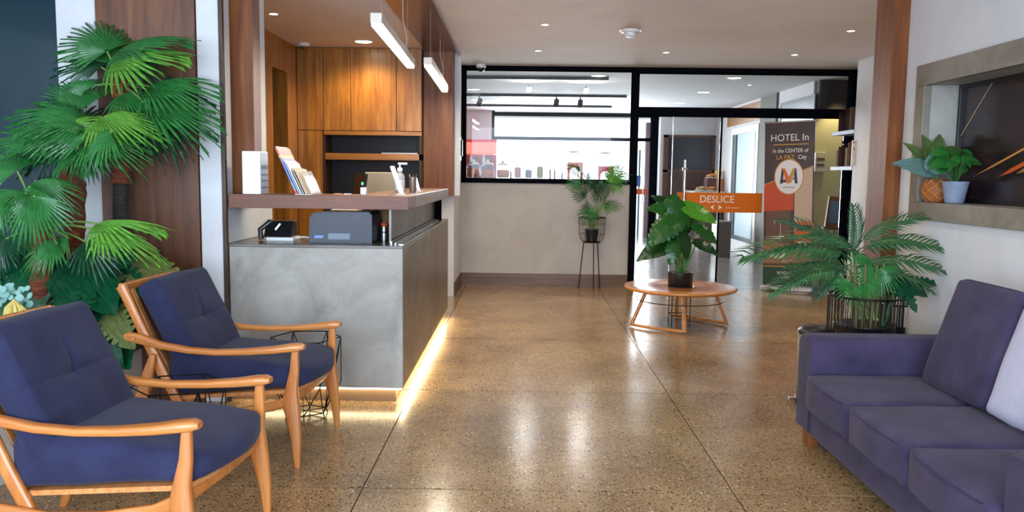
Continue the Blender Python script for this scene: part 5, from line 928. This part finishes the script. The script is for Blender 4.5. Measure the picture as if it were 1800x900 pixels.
eb = thing('electric_panel', 'small electric breaker box on the cream wall', 'panel', at(1440, 285, 11.19)); a = at(1432, 268, 11.19); b = at(1449, 302, 11.19); box('panel_box', (a.x, b.x, 11.15, 11.2, b.z, a.z), plain('breaker_cream', rgb(214, 208, 184), .4), eb, .004)
for z in (.35, .65): box('breaker_row', (a.x+.02, b.x-.02, 11.145, 11.15, b.z+(a.z-b.z)*z-.018, b.z+(a.z-b.z)*z+.018), plain('breaker_dark', rgb(110, 96, 76), .5), eb)
sb = thing('side_bin', 'small black bin at the foot of the white wall', 'bin', (3.75, 9.6, 0)); q = at(1485, 500, 9.6); sb.location = (q.x, 9.7, 0); obj('bin_body', MB().lathe([(.09, 0), (.1, .3)], (q.x, 9.7, 0), 20), M_BLKP, sb)
# tracks and spots
for k, (py, x0, x1) in enumerate(((140, -.9, 1.16), (170, -1.1, 1.72), (188, -1.2, 1.7))):
    q = onz(930, py, CZ-.04); t = tag(box('track_rail', (x0, x1, q.y-.02, q.y+.02, CZ-.04, CZ-.0), plain('rail_grey', rgb(70, 72, 76), .5)), ('nearest', 'middle', 'farthest')[k]+' grey lighting rail across the cafe ceiling', 'rail', 'cafe lighting rails')
def trackspot(px, py, Y, lit, label):
    q = at(px, py, Y); t = thing('track_spotlight', label, 'light', q, 'cafe track spotlights'); obj('arm', MB().tube([q, Vector((q.x, q.y, CZ-.04))], .01, 6), MATS['rail_grey'], t)
    d = (Vector((-.02, -.98, -.16)) if lit else Vector((-.1, -.6, -.6))).normalized(); obj('spot_head', MB().tube([q-d*.06, q+d*.06], .042, 14), plain('spot_head', rgb(60, 60, 64), .4), t)
    if lit:
        obj('spot_lens', MB().tube([q+d*.061, q+d*.066], .036, 14), emis('spot_glare', (1, .96, .88, 1), 260), t)
trackspot(930, 157, 12.0, True, 'lit track spotlight at the left, glaring towards the lobby'); trackspot(1030, 159, 12.0, True, 'lit track spotlight at the right, glaring towards the lobby')
trackspot(978, 181, 13.35, False, 'dark track spotlight on the middle rail, left one'); trackspot(1020, 182, 13.35, False, 'dark track spotlight on the middle rail, right one'); trackspot(843, 180, 13.35, False, 'dark track spotlight at the rail left end')
# window sill things
def jar(px, r_, h_, fill, fh, label, knob=True, Y=10.33):
    x = at(px, 310, Y).x; c = (x, Y, 1.345); t = thing('glass_jar', label, 'jar', c, 'jars on the cafe window sill')
    obj('jar_glass', MB().lathe([(r_*.75, .002), (r_, .02), (r_, h_*.8), (r_*.8, h_)], c, 22), M_JAR, t); obj('contents', MB().lathe([(r_*.7, .006), (r_*.94, .022), (r_*.94, fh), (.001, fh+.01)], c, 22), fill, t)
    if knob: obj('jar_lid', MB().lathe([(r_*.8, h_), (r_*.82, h_+.012), (r_*.4, h_+.03), (.018, h_+.04), (.02, h_+.06), (.001, h_+.066)], c, 22), plain('jar_lid', rgb(236, 232, 220), .3), t)
    return t
COOK = mottled('cookies', rgb(140, 60, 14), rgb(200, 104, 26), rgb(226, 146, 60), 40, .7, bump=.5, rr=.05)
jar(832, .085, .17, COOK, .12, 'knob lidded glass jar of brown cookies, leftmost on the sill'); jar(857, .085, .17, COOK, .10, 'knob lidded glass jar of orange cookies, second on the sill'); jar(884, .085, .16, COOK, .10, 'knob lidded glass jar of biscuits, third on the sill')
for px, r_, h_, cc_, lb in ((910, .042, .15, rgb(214, 140, 146), 'pinkish straight jar on the window sill'), (929, .045, .115, rgb(120, 126, 144), 'grey straight jar on the window sill'), (949, .04, .165, rgb(150, 146, 60), 'olive straight jar on the window sill')): jar(px, r_, h_, plain('fill%d' % px, cc_, .6), h_*.9, lb, False)
for px, h_, cc_, lb in ((898, .1, rgb(70, 110, 130), 'thin teal bottle between the jars'), (967, .14, rgb(50, 90, 80), 'thin dark green bottle right of the olive jar'), (975, .13, rgb(150, 70, 60), 'thin red bottle right of the olive jar'), (988, .09, rgb(80, 150, 190), 'thin blue bottle before the orange stand'), (1034, .10, rgb(90, 160, 220), 'blue bottle between the stands')):
    x = at(px, 310, 10.33).x; t = thing('slim_bottle', lb, 'bottle', (x, 10.33, 1.345), 'slim bottles on the sill'); obj('bottle_body', MB().lathe([(.012, 0), (.013, h_*.7), (.006, h_*.85), (.006, h_)], (x, 10.33, 1.345), 12), plain('bot%d' % px, cc_, .3), t)
def stand(px0, px1, top, cc_, label):
    a = at(px0, 310, 10.33).x; b = at(px1, 310, 10.33).x; t = thing('display_stand', label, 'stand', ((a+b)/2, 10.33, 1.345)); m_ = plain('stand_'+label.split()[0], cc_, .5)
    z = at(px0, top, 10.33).z; n_ = 12; arch = [(a, 1.346), (a+.035, 1.346)]+[((a+b)/2-(b-a-.07)/2*math.cos(PI*k/n_), z-.13+.055*math.sin(PI*k/n_)+.0) for k in range(n_+1)]+[(b-.035, 1.346), (b, 1.346), (b, z), (a, z)]
    pts = arch; mb = MB(); nn = len(pts); 
    # arch as bars
    obj('stand_frame', MB().box(a, a+.03, 10.28, 10.38, 1.346, z-.09).box(b-.03, b, 10.28, 10.38, 1.346, z-.09).prism([(a, z), (a, z-.09)]+[((a+b)/2-((b-a)/2-.03)*math.cos(PI*k/n_), z-.11+.045*math.sin(PI*k/n_)) for k in range(n_+1)]+[(b, z-.09), (b, z)], 'y', 10.28, 10.38), m_, t)
stand(997, 1024, 285, rgb(226, 128, 30), 'orange display stand on the cafe window sill'); stand(1051, 1078, 292, rgb(200, 58, 50), 'red display stand on the cafe window sill')
for px, py, nm in ((1008, 267, 'pale tiered tray above the orange stand'), (1064, 269, 'small cake tray above the red stand')):
    q = at(px, py, 10.36); t = thing('cake_tray', nm, 'tray', (q.x, 10.36, 1.345)); obj('tray_disc', MB().lathe([(.02, -.012), (.075, .0), (.078, .006), (.001, .004)], q, 20, False), plain('tray_olive', rgb(170, 156, 110), .4), t); obj('tray_rod', MB().tube([(q.x+.07, 10.36, 1.345), (q.x+.07, 10.36, q.z)], .004, 6), M_STEEL, t)
# drinks cooler in the cafe
Yc = 15.5; a = at(812, 250, Yc); b = at(873, 270, Yc)
co = thing('drinks_cooler', 'red drinks cooler with a lit header in the cafe corner', 'cooler', ((a.x+b.x)/2, Yc+.3, 0)); box('cooler_body', (a.x, b.x, Yc, Yc+.6, 0, at(840, 272, Yc).z), plain('cooler_red', rgb(190, 36, 34), .4), co, .01)
box('header_panel', (a.x, b.x, Yc-.03, Yc+.6, at(840, 270, Yc).z, at(840, 249, Yc).z), plain('header_pink', rgb(226, 120, 104), .4, emit=.6), co, .01); box('header_trim', (a.x, b.x, Yc-.035, Yc, at(840, 250, Yc).z, at(840, 247, Yc).z+.02), plain('trim_scarlet', rgb(214, 40, 36), .4), co)
box('cooler_window', (a.x+.04, b.x-.1, Yc-.01, Yc, .3, at(840, 276, Yc).z), plain('cooler_glass', rgb(120, 90, 96), .2), co)
for k in range(7):
    x = a.x+.1+.08*k; z = at(840, 290, Yc).z; tag(obj('soda_bottle', MB().lathe([(.026, 0), (.028, .12), (.012, .17), (.012, .2)], (x, Yc-.05, z), 10).box(x-.03, x+.03, Yc-.08, Yc-.015, z-.012, z), plain('soda%d' % (k % 3), [rgb(150, 40, 40), rgb(230, 225, 225), rgb(90, 60, 60)][k % 3], .3)), ('leftmost', 'second', 'third', 'middle', 'fifth', 'sixth', 'rightmost')[k]+' small soda bottle at the red cooler front', 'bottle', 'bottles at the cooler')
